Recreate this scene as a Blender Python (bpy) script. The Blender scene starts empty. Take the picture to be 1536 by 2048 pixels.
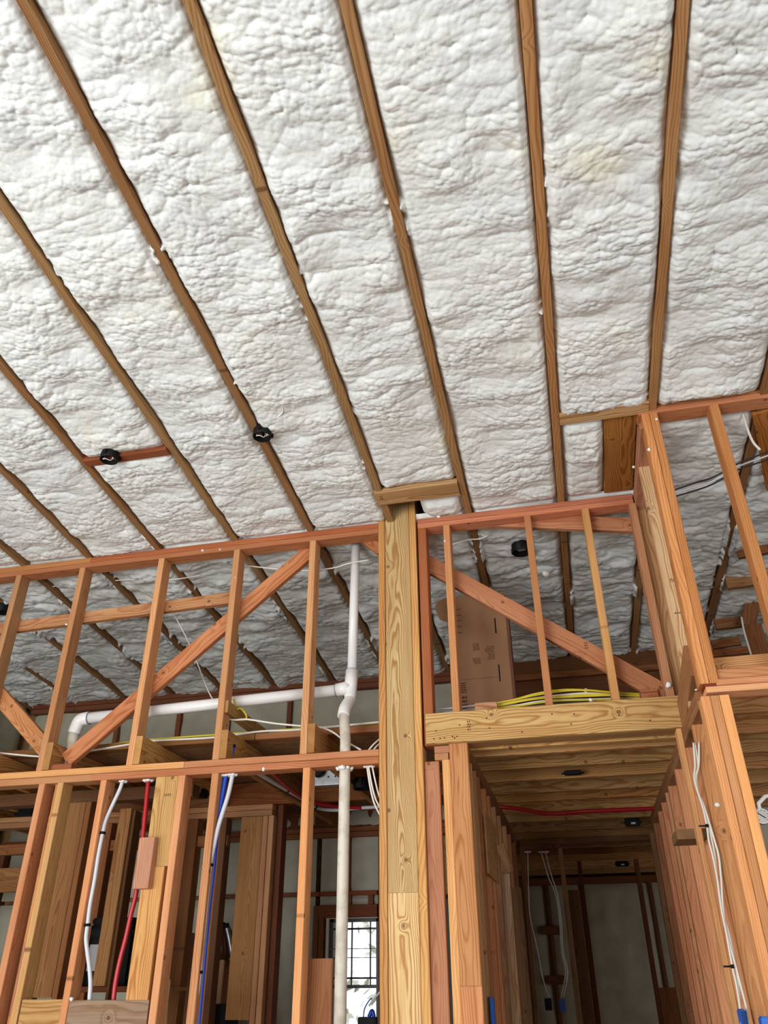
import bpy, bmesh, math, random
import numpy as np
from mathutils import Matrix, Vector

sc = bpy.context.scene
col = sc.collection

# ------------------------------------------------------------------ camera, world, lights, exposure
cam_d = bpy.data.cameras.new('camera')
cam_d.sensor_fit = 'VERTICAL'
cam_d.sensor_height = 36.0
cam_d.lens = 1560.0 * 36.0 / 2048.0
cam_d.clip_start = 0.05
cam = bpy.data.objects.new('camera', cam_d)
col.objects.link(cam)
_r = ((0.975017, 0.119671, 0.187137, 0.000000), (0.222042, -0.501426, -0.836223, 0.000000), (-0.006236, 0.856884, -0.515471, 1.500000))
cam.matrix_world = Matrix((_r[0], _r[1], _r[2], (0, 0, 0, 1)))
sc.camera = cam

w = bpy.data.worlds.new('world')
sc.world = w
w.use_nodes = True
bg = w.node_tree.nodes['Background']
bg.inputs[0].default_value = (0.93, 0.97, 1.0, 1)
bg.inputs[1].default_value = 1.5

def area(name, loc, target, sx, sy, energy, color):
    d = bpy.data.lights.new(name, 'AREA')
    d.shape = 'RECTANGLE'; d.size = sx; d.size_y = sy; d.energy = energy; d.color = color
    o = bpy.data.objects.new(name, d)
    o.location = loc
    o.rotation_euler = (Vector(target) - Vector(loc)).to_track_quat('-Z', 'Y').to_euler()
    col.objects.link(o)
    return o
# area lamps for daylight, at unseen openings added behind and beside the camera
area('daylight_back_left', (-2.95, -2.75, 1.45), (0.3, 3.7, 2.9), 2.9, 2.3, 215, (0.93, 0.98, 1.0))
area('daylight_back_right', (3.15, -2.75, 1.45), (-0.9, 3.7, 2.9), 2.7, 2.3, 105, (0.93, 0.98, 1.0))
area('daylight_left', (-4.35, 0.3, 1.25), (0.6, 1.6, 3.2), 2.8, 1.9, 52, (0.93, 0.98, 1.0))
area('daylight_right', (4.75, 0.3, 1.25), (-0.6, 1.8, 3.2), 2.8, 1.9, 16, (0.93, 0.98, 1.0))

sc.view_settings.view_transform = 'Standard'
sc.view_settings.look = 'None'
sc.view_settings.gamma = 1.0
sc.view_settings.use_curve_mapping = False
sc.view_settings.exposure = 0.33

# ------------------------------------------------------------------ helpers
R = random.Random(7)
def lin(c):
    return tuple(((v / 255) / 12.92 if v / 255 <= 0.04045 else ((v / 255 + 0.055) / 1.055) ** 2.4) for v in c)

def new_mat(name):
    m = bpy.data.materials.new(name); m.use_nodes = True
    return m, m.node_tree, m.node_tree.nodes['Principled BSDF']

def simple(name, rgb, rough=0.5, metal=0.0, spec=0.5, noise=0.0, nscale=20.0, rgb2=None):
    m, t, b = new_mat(name)
    b.inputs['Roughness'].default_value = rough
    b.inputs['Metallic'].default_value = metal
    b.inputs['Specular IOR Level'].default_value = spec
    if rgb2 is None: rgb2 = tuple(v * 0.8 for v in rgb)
    if noise > 0:
        tc = t.nodes.new('ShaderNodeTexCoord'); n = t.nodes.new('ShaderNodeTexNoise'); n.inputs['Scale'].default_value = nscale
        n.inputs['Detail'].default_value = 5
        mx = t.nodes.new('ShaderNodeMix'); mx.data_type = 'RGBA'
        mr = t.nodes.new('ShaderNodeMapRange'); mr.inputs['From Min'].default_value = 0.45; mr.inputs['From Max'].default_value = 0.65
        mr.inputs['To Max'].default_value = noise
        t.links.new(tc.outputs['Object'], n.inputs['Vector']); t.links.new(n.outputs['Fac'], mr.inputs['Value'])
        t.links.new(mr.outputs['Result'], mx.inputs['Factor'])
        mx.inputs['A'].default_value = (*lin(rgb), 1); mx.inputs['B'].default_value = (*lin(rgb2), 1)
        t.links.new(mx.outputs['Result'], b.inputs['Base Color'])
    else:
        b.inputs['Base Color'].default_value = (*lin(rgb), 1)
    return m

def wood_material():
    """one sawn-lumber shader: growth rings cut by the board, fibre streaks and knots; tint and grain strength come from each board"""
    m, t, b = new_mat('sawn_lumber')
    N, L = t.nodes, t.links
    def math_(op, a, bb=None, c=None):
        n = N.new('ShaderNodeMath'); n.operation = op
        for i, v in enumerate((a, bb, c)):
            if v is None: continue
            if isinstance(v, (int, float)): n.inputs[i].default_value = v
            else: L.new(v, n.inputs[i])
        return n.outputs[0]
    tc = N.new('ShaderNodeTexCoord'); oi = N.new('ShaderNodeObjectInfo')
    rnd = oi.outputs['Random']
    off = N.new('ShaderNodeCombineXYZ')
    L.new(math_('MULTIPLY', rnd, 37.0), off.inputs[0]); L.new(math_('MULTIPLY', rnd, 91.0), off.inputs[1]); L.new(math_('MULTIPLY', rnd, 53.0), off.inputs[2])
    pos = N.new('ShaderNodeVectorMath'); pos.operation = 'ADD'
    L.new(tc.outputs['Object'], pos.inputs[0]); L.new(off.outputs[0], pos.inputs[1])
    def noise(scale_vec, detail=2.0, rough=0.5):
        mp = N.new('ShaderNodeVectorMath'); mp.operation = 'MULTIPLY'; mp.inputs[1].default_value = scale_vec
        L.new(pos.outputs[0], mp.inputs[0])
        n = N.new('ShaderNodeTexNoise'); n.inputs['Scale'].default_value = 1.0; n.inputs['Detail'].default_value = detail; n.inputs['Roughness'].default_value = rough
        L.new(mp.outputs[0], n.inputs['Vector'])
        return n.outputs['Fac']
    sep = N.new('ShaderNodeSeparateXYZ'); L.new(tc.outputs['Object'], sep.inputs[0])
    # knots: sparse cells
    vo = N.new('ShaderNodeTexVoronoi'); vo.voronoi_dimensions = '2D'; vo.inputs['Scale'].default_value = 5.0
    kv = N.new('ShaderNodeVectorMath'); kv.operation = 'MULTIPLY'; kv.inputs[1].default_value = (0.8, 1.0, 0.12)
    L.new(tc.outputs['Object'], kv.inputs[0])
    kv2 = N.new('ShaderNodeVectorMath'); kv2.operation = 'ADD'; L.new(kv.outputs[0], kv2.inputs[0]); L.new(off.outputs[0], kv2.inputs[1])
    L.new(kv2.outputs[0], vo.inputs['Vector'])
    vs = N.new('ShaderNodeSeparateColor'); L.new(vo.outputs['Color'], vs.inputs[0])
    has = math_('GREATER_THAN', vs.outputs[0], 0.35)
    kd = math_('ADD', vo.outputs['Distance'], math_('MULTIPLY', math_('SUBTRACT', 1.0, has), 5.0))
    kg = math_('EXPONENT', math_('MULTIPLY', math_('MULTIPLY', kd, kd), -110.0))
    # ring radius
    wy = math_('MULTIPLY', math_('SUBTRACT', noise((1.3, 1.3, 1.3)), 0.5), 0.12)
    wz = math_('MULTIPLY', math_('SUBTRACT', noise((1.6, 7.0, 7.0), 3.0), 0.5), 0.060)
    yy = math_('ADD', math_('ADD', sep.outputs[1], wy), math_('MULTIPLY', math_('SUBTRACT', rnd, 0.5), 0.08))
    zz = math_('ADD', math_('ADD', sep.outputs[2], wz), math_('ADD', 0.060, math_('MULTIPLY', sep.outputs[0], 0.012)))
    r = math_('SQRT', math_('ADD', math_('MULTIPLY', yy, yy), math_('MULTIPLY', zz, zz)))
    r = math_('ADD', r, math_('MULTIPLY', kg, 0.022))
    fr = math_('FRACT', math_('MULTIPLY', r, math_('ADD', 95.0, math_('MULTIPLY', math_('FRACT', math_('MULTIPLY', rnd, 7.3)), 90.0))))
    ring = N.new('ShaderNodeValToRGB'); L.new(fr, ring.inputs[0])
    e = ring.color_ramp.elements
    e[0].position = 0.0; e[0].color = (0.35, 0.35, 0.35, 1)
    e[1].position = 1.0; e[1].color = (0.35, 0.35, 0.35, 1)
    for p_, v_ in ((0.12, 0.0), (0.5, 0.06), (0.78, 0.75), (0.9, 1.0)):
        x_ = e.new(p_); x_.color = (v_, v_, v_, 1)
    streak = noise((3.0, 260.0, 260.0), 3.0, 0.6)
    blotch = noise((1.6, 14.0, 14.0), 3.0, 0.6)
    f1 = math_('MULTIPLY', ring.outputs[0], oi.outputs['Alpha'])
    mr = N.new('ShaderNodeMapRange'); L.new(streak, mr.inputs[0]); mr.inputs[1].default_value = 0.35; mr.inputs[2].default_value = 0.75; mr.inputs[4].default_value = 0.35
    mr2 = N.new('ShaderNodeMapRange'); L.new(blotch, mr2.inputs[0]); mr2.inputs[1].default_value = 0.35; mr2.inputs[2].default_value = 0.7; mr2.inputs[4].default_value = 0.4
    fac = math_('MINIMUM', math_('ADD', math_('ADD', f1, mr.outputs[0]), mr2.outputs[0]), 1.0)
    dk = N.new('ShaderNodeMix'); dk.data_type = 'RGBA'; dk.blend_type = 'MULTIPLY'; dk.inputs['Factor'].default_value = 1.0
    L.new(oi.outputs['Color'], dk.inputs['A']); dk.inputs['B'].default_value = (0.56, 0.38, 0.24, 1)
    mx = N.new('ShaderNodeMix'); mx.data_type = 'RGBA'
    L.new(fac, mx.inputs['Factor']); L.new(oi.outputs['Color'], mx.inputs['A']); L.new(dk.outputs['Result'], mx.inputs['B'])
    kn = N.new('ShaderNodeMapRange'); L.new(kd, kn.inputs[0]); kn.inputs[1].default_value = 0.022; kn.inputs[2].default_value = 0.055; kn.inputs[3].default_value = 0.75; kn.inputs[4].default_value = 0.0
    mk = N.new('ShaderNodeMix'); mk.data_type = 'RGBA'; L.new(kn.outputs[0], mk.inputs['Factor']); L.new(mx.outputs['Result'], mk.inputs['A'])
    mk.inputs['B'].default_value = (0.10, 0.035, 0.012, 1)
    L.new(mk.outputs['Result'], b.inputs['Base Color'])
    b.inputs['Roughness'].default_value = 0.72
    b.inputs['Specular IOR Level'].default_value = 0.25
    bp = N.new('ShaderNodeBump'); bp.inputs['Strength'].default_value = 0.25; bp.inputs['Distance'].default_value = 0.002
    L.new(fac, bp.inputs['Height']); L.new(bp.outputs[0], b.inputs['Normal'])
    return m
WOOD = wood_material()

def foam_material():
    m, t, b = new_mat('spray_foam')
    N, L = t.nodes, t.links
    tc = N.new('ShaderNodeTexCoord')
    n = N.new('ShaderNodeTexNoise'); n.inputs['Scale'].default_value = 3.0; n.inputs['Detail'].default_value = 3
    L.new(tc.outputs['Object'], n.inputs['Vector'])
    rp = N.new('ShaderNodeValToRGB'); L.new(n.outputs['Fac'], rp.inputs[0])
    e = rp.color_ramp.elements
    e[0].position = 0.3; e[0].color = (*lin((222, 223, 222)), 1)
    e[1].position = 0.62; e[1].color = (*lin((226, 226, 222)), 1)
    x = e.new(0.75); x.color = (*lin((224, 220, 200)), 1)
    L.new(rp.outputs[0], b.inputs['Base Color'])
    b.inputs['Roughness'].default_value = 0.42
    b.inputs['Specular IOR Level'].default_value = 0.35
    n2 = N.new('ShaderNodeTexNoise'); n2.inputs['Scale'].default_value = 70.0; n2.inputs['Detail'].default_value = 2
    L.new(tc.outputs['Object'], n2.inputs['Vector'])
    bp = N.new('ShaderNodeBump'); bp.inputs['Strength'].default_value = 0.35; bp.inputs['Distance'].default_value = 0.004
    L.new(n2.outputs['Fac'], bp.inputs['Height']); L.new(bp.outputs[0], b.inputs['Normal'])
    return m
FOAM = foam_material()

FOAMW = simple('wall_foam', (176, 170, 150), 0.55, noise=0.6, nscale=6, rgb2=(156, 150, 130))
PVC = simple('white_pvc', (232, 228, 226), 0.32)
PVC_OLD = simple('dusty_pvc', (214, 204, 190), 0.5, noise=0.7, nscale=14, rgb2=(176, 162, 142))
CLEAR_RING = simple('primer_ring', (150, 142, 160), 0.4)
RED = simple('red_tube', (176, 24, 32), 0.35)
BLUE = simple('blue_tube', (24, 74, 190), 0.35)
GREY = simple('grey_tube', (206, 206, 212), 0.35)
BLACK = simple('black_plastic', (10, 10, 11), 0.6, spec=0.25)
WHITEWIRE = simple('white_cable', (226, 220, 208), 0.45)
YELLOW = simple('yellow_cable', (212, 190, 40), 0.45)
DARKWIRE = simple('black_cable', (28, 28, 32), 0.5)
CAULK = simple('white_caulk', (240, 238, 234), 0.6)
STEEL = simple('galvanised_steel', (190, 192, 196), 0.35, metal=0.85, noise=0.5, nscale=30, rgb2=(150, 152, 158))
BLUEBOX = simple('blue_box', (26, 96, 190), 0.45)
CARD = simple('cardboard', (172, 128, 94), 0.85, noise=0.4, nscale=5, rgb2=(156, 112, 82))
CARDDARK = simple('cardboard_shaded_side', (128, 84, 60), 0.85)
INK = simple('brown_print', (96, 58, 40), 0.8)
PAPER = simple('paper', (210, 208, 204), 0.7)
WRAP = simple('brown_wrap', (66, 34, 22), 0.22)
CONC = simple('concrete', (150, 146, 140), 0.85, noise=0.8, nscale=4, rgb2=(128, 124, 118))
OSB = simple('roof_sheathing', (150, 112, 70), 0.8, noise=0.8, nscale=25, rgb2=(120, 84, 48))
METALF = simple('dark_window_frame', (40, 38, 40), 0.4, metal=0.3)
GREEN = simple('dark_green_plastic', (14, 52, 44), 0.5)
NAIL = simple('nail_head', (60, 40, 28), 0.5, metal=0.4)

FIR = (212, 146, 92); PINK = (206, 136, 98); PINE = (226, 180, 116); TAN = (200, 160, 108); BRN = (150, 98, 58); RAF = (164, 118, 70); LITE = (222, 172, 116)

def link(o, parent=None):
    col.objects.link(o)
    if parent is not None: o.parent = parent
    return o

def tag(o, label=None, cat=None, group=None, kind=None):
    if label: o['label'] = label
    if cat: o['category'] = cat
    if group: o['group'] = group
    if kind: o['kind'] = kind
    return o

def empty(name, loc=(0, 0, 0)):
    o = bpy.data.objects.new(name, None); o.location = loc; o.empty_display_size = 0.1
    return link(o)

def setp(o, parent):
    """parent while keeping the place in the world"""
    if parent is not None:
        o.parent = parent
        o.matrix_parent_inverse = Matrix.Translation(-Vector(parent.location))
    return o

def board(name, parent, p0, p1, wdir, w, t, color=FIR, grain=0.5, cf=0.0025, bow=0.0):
    """a sawn board from p0 to p1 (centre line); w wide along wdir, t thick; edges eased"""
    p0 = Vector(p0); p1 = Vector(p1)
    L_ = (p1 - p0).length
    x = (p1 - p0).normalized(); y = Vector(wdir); y = (y - x * y.dot(x)).normalized(); z = x.cross(y)
    h, a, b = L_ / 2, w / 2, t / 2
    c = min(cf, a * 0.5, b * 0.5)
    prof = [(-a + c, -b), (a - c, -b), (a, -b + c), (a, b - c), (a - c, b), (-a + c, b), (-a, b - c), (-a, -b + c)]
    n = 2 if bow == 0 else 5
    vs, fs = [], []
    for i in range(n):
        u = i / (n - 1)
        dy = bow * math.sin(math.pi * u)
        for (py, pz) in prof: vs.append((-h + L_ * u, py + dy, pz))
    for i in range(n - 1):
        for k in range(8):
            k2 = (k + 1) % 8
            fs.append((i * 8 + k, (i + 1) * 8 + k, (i + 1) * 8 + k2, i * 8 + k2))
    fs.append(tuple(range(8))); fs.append(tuple(reversed(range((n - 1) * 8, n * 8))))
    me = bpy.data.meshes.new(name); me.from_pydata(vs, [], [tuple(reversed(f)) for f in fs]); me.materials.append(WOOD)
    o = bpy.data.objects.new(name, me)
    M_ = Matrix((x, y, z)).transposed().to_4x4(); M_.translation = (p0 + p1) / 2
    col.objects.link(o)
    if parent is not None:
        o.parent = parent; M_ = Matrix.Translation(-Vector(parent.location)) @ M_
    o.matrix_local = M_
    j = R.uniform(0.90, 1.08); k = R.uniform(-6, 6)
    color = (min(252, color[0] * 1.03 + 4), min(250, color[1] * 1.06 + 6), min(240, color[2] * 1.10 + 8)) if color[0] > 150 else color
    _w = 0.06; g_ = 0.45 * color[0] + 0.4 * color[1] + 0.15 * color[2]; color = tuple(c_ * (1 - _w) + g_ * _w for c_ in color)
    cc = lin((min(255, color[0] * j), max(0, min(255, color[1] * j + k)), max(0, min(255, color[2] * j + k))))
    o.color = (*cc, grain)
    return o

def bx(name, parent, x0, x1, y0, y1, z0, z1, color=FIR, grain=0.5, cf=0.0025):
    """axis-aligned board given by its extents; the grain runs along the longest side"""
    d = (abs(x1 - x0), abs(y1 - y0), abs(z1 - z0))
    c = Vector(((x0 + x1) / 2, (y0 + y1) / 2, (z0 + z1) / 2))
    ax = d.index(max(d)); rest = [i for i in range(3) if i != ax]
    wi = rest[0] if d[rest[0]] >= d[rest[1]] else rest[1]; ti = rest[1] if wi == rest[0] else rest[0]
    e = Vector((0, 0, 0)); e[ax] = d[ax] / 2
    wd = Vector((0, 0, 0)); wd[wi] = 1
    return board(name, parent, c - e, c + e, wd, d[wi], d[ti], color, grain, cf)

def mesh_obj(name, vs, fs, mat, parent=None, smooth=False):
    me = bpy.data.meshes.new(name); me.from_pydata([tuple(v) for v in vs], [], fs); me.materials.append(mat)
    if smooth: me.polygons.foreach_set('use_smooth', [True] * len(me.polygons))
    o = bpy.data.objects.new(name, me); col.objects.link(o)
    if parent is not None: setp(o, parent)
    return o

def solid(name, parent, x0, x1, y0, y1, z0, z1, mat, bev=0.0):
    bm = bmesh.new(); bmesh.ops.create_cube(bm, size=1)
    for v in bm.verts: v.co = Vector(((x0 + x1) / 2 + v.co.x * (x1 - x0), (y0 + y1) / 2 + v.co.y * (y1 - y0), (z0 + z1) / 2 + v.co.z * (z1 - z0)))
    if bev: bmesh.ops.bevel(bm, geom=bm.edges[:], offset=bev, segments=2, affect='EDGES')
    me = bpy.data.meshes.new(name); bm.to_mesh(me); bm.free(); me.materials.append(mat)
    o = bpy.data.objects.new(name, me); col.objects.link(o)
    if parent is not None: setp(o, parent)
    return o

def catmull(pts, n=6):
    pts = [Vector(p) for p in pts]
    if len(pts) < 3: return pts
    P = [pts[0] * 2 - pts[1]] + pts + [pts[-1] * 2 - pts[-2]]
    out = []
    for i in range(1, len(P) - 2):
        for k in range(n):
            u = k / n
            a, b, c, d = P[i - 1], P[i], P[i + 1], P[i + 2]
            out.append(0.5 * ((2 * b) + (c - a) * u + (2 * a - 5 * b + 4 * c - d) * u * u + (3 * b - a - 3 * c + d) * u ** 3))
    out.append(pts[-1]); return out

def tube(name, pts, r, mat, parent=None, seg=10, smooth_path=True, n=6, radii=None):
    P = catmull(pts, n) if smooth_path else [Vector(p) for p in pts]
    vs, fs = [], []
    t0 = (P[1] - P[0]).normalized()
    up = Vector((0, 0, 1)) if abs(t0.z) < 0.9 else Vector((0, 1, 0))
    nrm = (up - t0 * up.dot(t0)).normalized()
    for i, p in enumerate(P):
        t = (P[min(i + 1, len(P) - 1)] - P[max(i - 1, 0)]).normalized()
        nrm = (nrm - t * nrm.dot(t)).normalized(); bn = t.cross(nrm)
        rr = radii[i] if radii else r
        for k in range(seg):
            a = 2 * math.pi * k / seg
            vs.append(p + (nrm * math.cos(a) + bn * math.sin(a)) * rr)
    for i in range(len(P) - 1):
        for k in range(seg):
            k2 = (k + 1) % seg
            fs.append((i * seg + k, i * seg + k2, (i + 1) * seg + k2, (i + 1) * seg + k))
    fs.append(tuple(reversed(range(seg)))); fs.append(tuple(range((len(P) - 1) * seg, len(P) * seg)))
    o = mesh_obj(name, vs, fs, mat, parent)
    me = o.data
    me.polygons.foreach_set('use_smooth', [len(p.vertices) == 4 for p in me.polygons])
    return o

def blob(name, c, r, mat, parent=None, sq=(1, 1, 1), seed=0):
    bm = bmesh.new(); bmesh.ops.create_icosphere(bm, subdivisions=2, radius=1)
    rr = random.Random(seed + int(abs(c[0]) * 1000))
    for v in bm.verts:
        k = 1 + rr.uniform(-0.22, 0.22)
        v.co = Vector((v.co.x * sq[0] * r * k + c[0], v.co.y * sq[1] * r * k + c[1], v.co.z * sq[2] * r * k + c[2]))
    for f in bm.faces: f.smooth = True
    me = bpy.data.meshes.new(name); bm.to_mesh(me); bm.free(); me.materials.append(mat)
    o = bpy.data.objects.new(name, me); col.objects.link(o)
    if parent is not None: setp(o, parent)
    return o

# ------------------------------------------------------------------ foam surface
def _hash(ix, iy, s):
    h = (ix.astype(np.int64) * 374761393 + iy.astype(np.int64) * 668265263 + s * 974634777) & 0xFFFFFFFF
    h = ((h ^ (h >> 13)) * 1274126177) & 0xFFFFFFFF
    h = (h ^ (h >> 16)) & 0xFFFFFFFF
    return (h & 0xFFFFFF) / float(0xFFFFFF)
def vnoise(x, y, s=0):
    ix, iy = np.floor(x), np.floor(y); fx, fy = x - ix, y - iy
    fx = fx * fx * (3 - 2 * fx); fy = fy * fy * (3 - 2 * fy)
    a = _hash(ix, iy, s); b = _hash(ix + 1, iy, s); c = _hash(ix, iy + 1, s); d = _hash(ix + 1, iy + 1, s)
    return (a + (b - a) * fx) * (1 - fy) + (c + (d - c) * fx) * fy
def cells(x, y, s=0):
    """rounded bumps: height of the nearest of scattered round caps, 0..1, creased between them"""
    ix, iy = np.floor(x), np.floor(y); best = np.full(x.shape, 9.0)
    for dx in (-1, 0, 1):
        for dy in (-1, 0, 1):
            jx = ix + dx; jy = iy + dy
            px_ = jx + _hash(jx, jy, s); py_ = jy + _hash(jx, jy, s + 17)
            best = np.minimum(best, (x - px_) ** 2 + (y - py_) ** 2)
    return np.sqrt(np.clip(1.0 - best * 0.95, 0.0, 1.0))
def foam_height(x, y, s=0, amp=1.0):
    wx = x + 0.04 * (vnoise(x * 7, y * 7, 3) - 0.5) + 0.006 * (vnoise(x * 22, y * 22, 4) - 0.5)
    wy = y + 0.07 * (vnoise(x * 4.5, y * 4.5, 5) - 0.5) + 0.008 * (vnoise(x * 18, y * 18, 6) - 0.5)
    rows = cells(wx / 0.15, wy / 0.055, 11)
    mid = cells(wx / 0.046 + 2.3, wy / 0.034, 23)
    fine = cells(wx / 0.0185 + 3, wy / 0.0165, 31)
    low = vnoise(x * 5, y * 5, 41)
    mod = 0.35 + 1.15 * vnoise(x * 3.1 + 9, y * 4.3, 43)
    md2 = 0.4 + 1.2 * vnoise(x * 6.5 + 3, y * 11.0, 44)
    return amp * (0.019 * rows * mod + 0.016 * mid * md2 + 0.009 * fine * md2 + 0.014 * (low - 0.5))

CY, CZ, SL = 3.712, 3.7177, 0.07738
def ceil_z(y): return CZ + SL * (CY - y)

def foam_patch(name, parent, x0, x1, y0, y1, dx, dy, base=0.036, amp=1.0, edge=0.035, thr=0.76, dd=0.030):
    nx = max(4, int((x1 - x0) / dx)); ny = max(4, int((y1 - y0) / dy))
    xs = np.linspace(x0, x1, nx + 1); ys = np.linspace(y0, y1, ny + 1)
    X_, Y_ = np.meshgrid(xs, ys)
    h = foam_height(X_, Y_, 0, amp)
    e = np.minimum(X_ - x0, x1 - X_) - 0.008
    side = np.where(X_ < (x0 + x1) / 2, x0, x1)
    lo = vnoise(side * 31, Y_ * 5, 77) * 0.75 + 0.25 * vnoise(X_ * 40, Y_ * 40, 78)
    k = np.clip(e / edge, 0, 1)
    dip = np.clip((lo - thr) / 0.12, 0, 1) * np.clip(1 - np.abs(e) / 0.02, 0, 1)
    back = (1 - k) ** 1.5 * 0.014 * (1 - dip)
    k = np.sqrt(k)
    ky = np.clip((y1 - Y_) / 0.05, 0, 1)
    if y0 > 2: ky = np.minimum(ky, np.clip((Y_ - y0) / 0.05, 0, 1))
    h = h * (0.25 + 0.75 * np.sqrt(ky))
    Z_ = CZ + SL * (CY - Y_) + base - h * (0.30 + 0.70 * k) + back - dip * dd
    vs = np.stack([X_, Y_, Z_], -1).reshape(-1, 3)
    return grid_mesh(name, vs, nx, ny, parent)

def grid_mesh(name, vs, nx, ny, parent, flip=False, mat=None):
    idx = np.arange((nx + 1) * (ny + 1)).reshape(ny + 1, nx + 1)
    a, b, c, d = idx[:-1, :-1], idx[:-1, 1:], idx[1:, 1:], idx[1:, :-1]
    q = np.stack([a, d, c, b] if not flip else [a, b, c, d], -1).reshape(-1, 4)
    me = bpy.data.meshes.new(name)
    me.vertices.add(len(vs)); me.vertices.foreach_set('co', vs.astype(np.float32).ravel())
    me.loops.add(q.size); me.loops.foreach_set('vertex_index', q.astype(np.int32).ravel())
    me.polygons.add(len(q)); me.polygons.foreach_set('loop_start', np.arange(0, q.size, 4, dtype=np.int32))
    me.polygons.foreach_set('use_smooth', np.ones(len(q), dtype=bool))
    me.materials.append(mat or FOAM); me.update(calc_edges=True)
    o = bpy.data.objects.new(name, me); col.objects.link(o)
    if parent is not None: setp(o, parent)
    o['kind'] = 'stuff'
    return o

# ------------------------------------------------------------------ setting: floor, roof, outer walls
fl = solid('floor', None, -6.5, 6.5, -4.6, 10.4, -0.1, 0.0, CONC); tag(fl, kind='structure')
gr = solid('ground', None, -30, 30, -30, 40, -0.35, -0.12, simple('pale_ground', (188, 180, 160), 0.9, noise=0.8, nscale=0.6, rgb2=(160, 158, 130))); tag(gr, kind='structure')

ceiling = mesh_obj('ceiling', [(-4.6, -3.8, ceil_z(-3.8) + .16), (5.2, -3.8, ceil_z(-3.8) + .16), (5.2, 6.0, ceil_z(6.0) + .16), (-4.6, 6.0, ceil_z(6.0) + .16),
                               (-4.6, -3.8, ceil_z(-3.8) + .18), (5.2, -3.8, ceil_z(-3.8) + .18), (5.2, 6.0, ceil_z(6.0) + .18), (-4.6, 6.0, ceil_z(6.0) + .18)],
                   [(0, 3, 2, 1), (4, 5, 6, 7), (0, 1, 5, 4), (1, 2, 6, 5), (2, 3, 7, 6), (3, 0, 4, 7)], OSB)
tag(ceiling, kind='structure')

RX = [-4.50, -4.03, -3.57, -3.14, -2.69, -2.235, -1.745, -1.283, -0.812, -0.371, 0.135, 0.577, 1.066, 1.54, 2.01, 2.48]
RW = 0.036
for i, x in enumerate(RX):
    o = board('rafter', ceiling, (x + RW / 2, -1.2, ceil_z(-1.2) + .07), (x + RW / 2, 5.98, ceil_z(5.98) + .07), (0, 0, 1), 0.14, RW, RAF, 0.55)
# foam between the rafters: fine in front of the framed wall, coarser beyond it
for i in range(len(RX) - 1):
    x0, x1 = RX[i] + RW - 0.010, RX[i + 1] + 0.010
    near_vis = RX[i] > -3.6 and RX[i] < 1.3
    d1, d2 = (0.0046, 0.0042) if near_vis else (0.02, 0.018)
    segs = [(-0.6, 0.75, 0.02, 0.02)]
    if i == 5:      # the bay with the flat block and the light can
        segs += [(0.75, 2.855, d1, d2), (2.88, 3.70, d1, d2)]
    elif i == 8:    # cut back round the head of the big post
        segs += [(0.75, 3.42, d1, d2)]
    elif i == 10:   # stops at the flat block by the corner
        segs += [(0.75, 3.05, d1, d2)]
    elif i >= 11:   # interrupted by the near wall's top plates
        segs += [(0.75, 3.062, d1, d2), (3.17, 3.72, 0.007, 0.006)]
    else:
        segs += [(0.75, 3.72, d1, d2)]
    for (a, b, dx, dy) in segs:
        foam_patch('foam_fill', ceiling, x0, x1, a, b, dx, dy)
    foam_patch('foam_fill', ceiling, x0, x1, 3.72, 5.95, 0.010, 0.009, base=0.050, amp=1.35, thr=0.58, dd=0.055)
foam_patch('foam_fill', ceiling, -0.60, -0.371, 3.56, 3.72, 0.0065, 0.0052, base=0.03)
foam_patch('foam_fill', ceiling, 0.17, 0.385, 3.10, 3.72, 0.0052, 0.0052, base=0.04)
# flat blocks let in between the rafters
bx('block', ceiling, -2.199, -1.745, 2.842, 2.895, 3.770, 3.86, (150, 88, 56), 0.5)
board('block', ceiling, (-0.82, 3.475, 3.742), (-0.372, 3.475, 3.742), (0, 1, -SL), 0.115, 0.036, (206, 164, 110), 0.8)
board('block', ceiling, (0.171, 3.05, 3.783), (0.577, 3.05, 3.783), (0, 1, -SL), 0.075, 0.036, (190, 148, 98), 0.7)
board('wide_block', ceiling, (0.455, 3.10, 3.80), (0.455, 3.71, 3.753), (1, 0, 0), 0.15, 0.036, (176, 112, 44), 0.95)
board('wide_block', ceiling, (1.14, 3.17, ceil_z(3.17) + 0.006), (1.30, 3.80, ceil_z(3.80) + 0.006), (1, 0, 0), 0.19, 0.036, (188, 118, 48), 0.9)
# outer walls: sheathing, studs and foam
def foam_wall(name, parent, axis, fixed, a0, a1, z0, z1, sgn, seed=0, step=0.03):
    """foam sheet on a wall; axis 'x' = runs along x at y=fixed; sgn = direction it bulges"""
    n1 = max(4, int((a1 - a0) / step)); n2 = max(4, int((z1 - z0) / step))
    A, Z_ = np.meshgrid(np.linspace(a0, a1, n1 + 1), np.linspace(z0, z1, n2 + 1))
    e = np.minimum(np.minimum(A - a0, a1 - A), np.minimum(Z_ - z0, z1 - Z_)); k = np.clip(e / 0.04, 0, 1)
    h = (0.018 * vnoise(A * 8 + seed, Z_ * 3, 5) + 0.010 * vnoise(A * 30 + seed, Z_ * 14, 6) + 0.015 * vnoise(A * 2, Z_ * 9 + seed, 7)) * (0.4 + 0.6 * k)
    if axis == 'x': vs = np.stack([A, fixed + sgn * h, Z_], -1)
    else: vs = np.stack([fixed + sgn * h, A, Z_], -1)
    return grid_mesh(name, vs.reshape(-1, 3), n1, n2, parent, mat=FOAMW)

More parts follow.
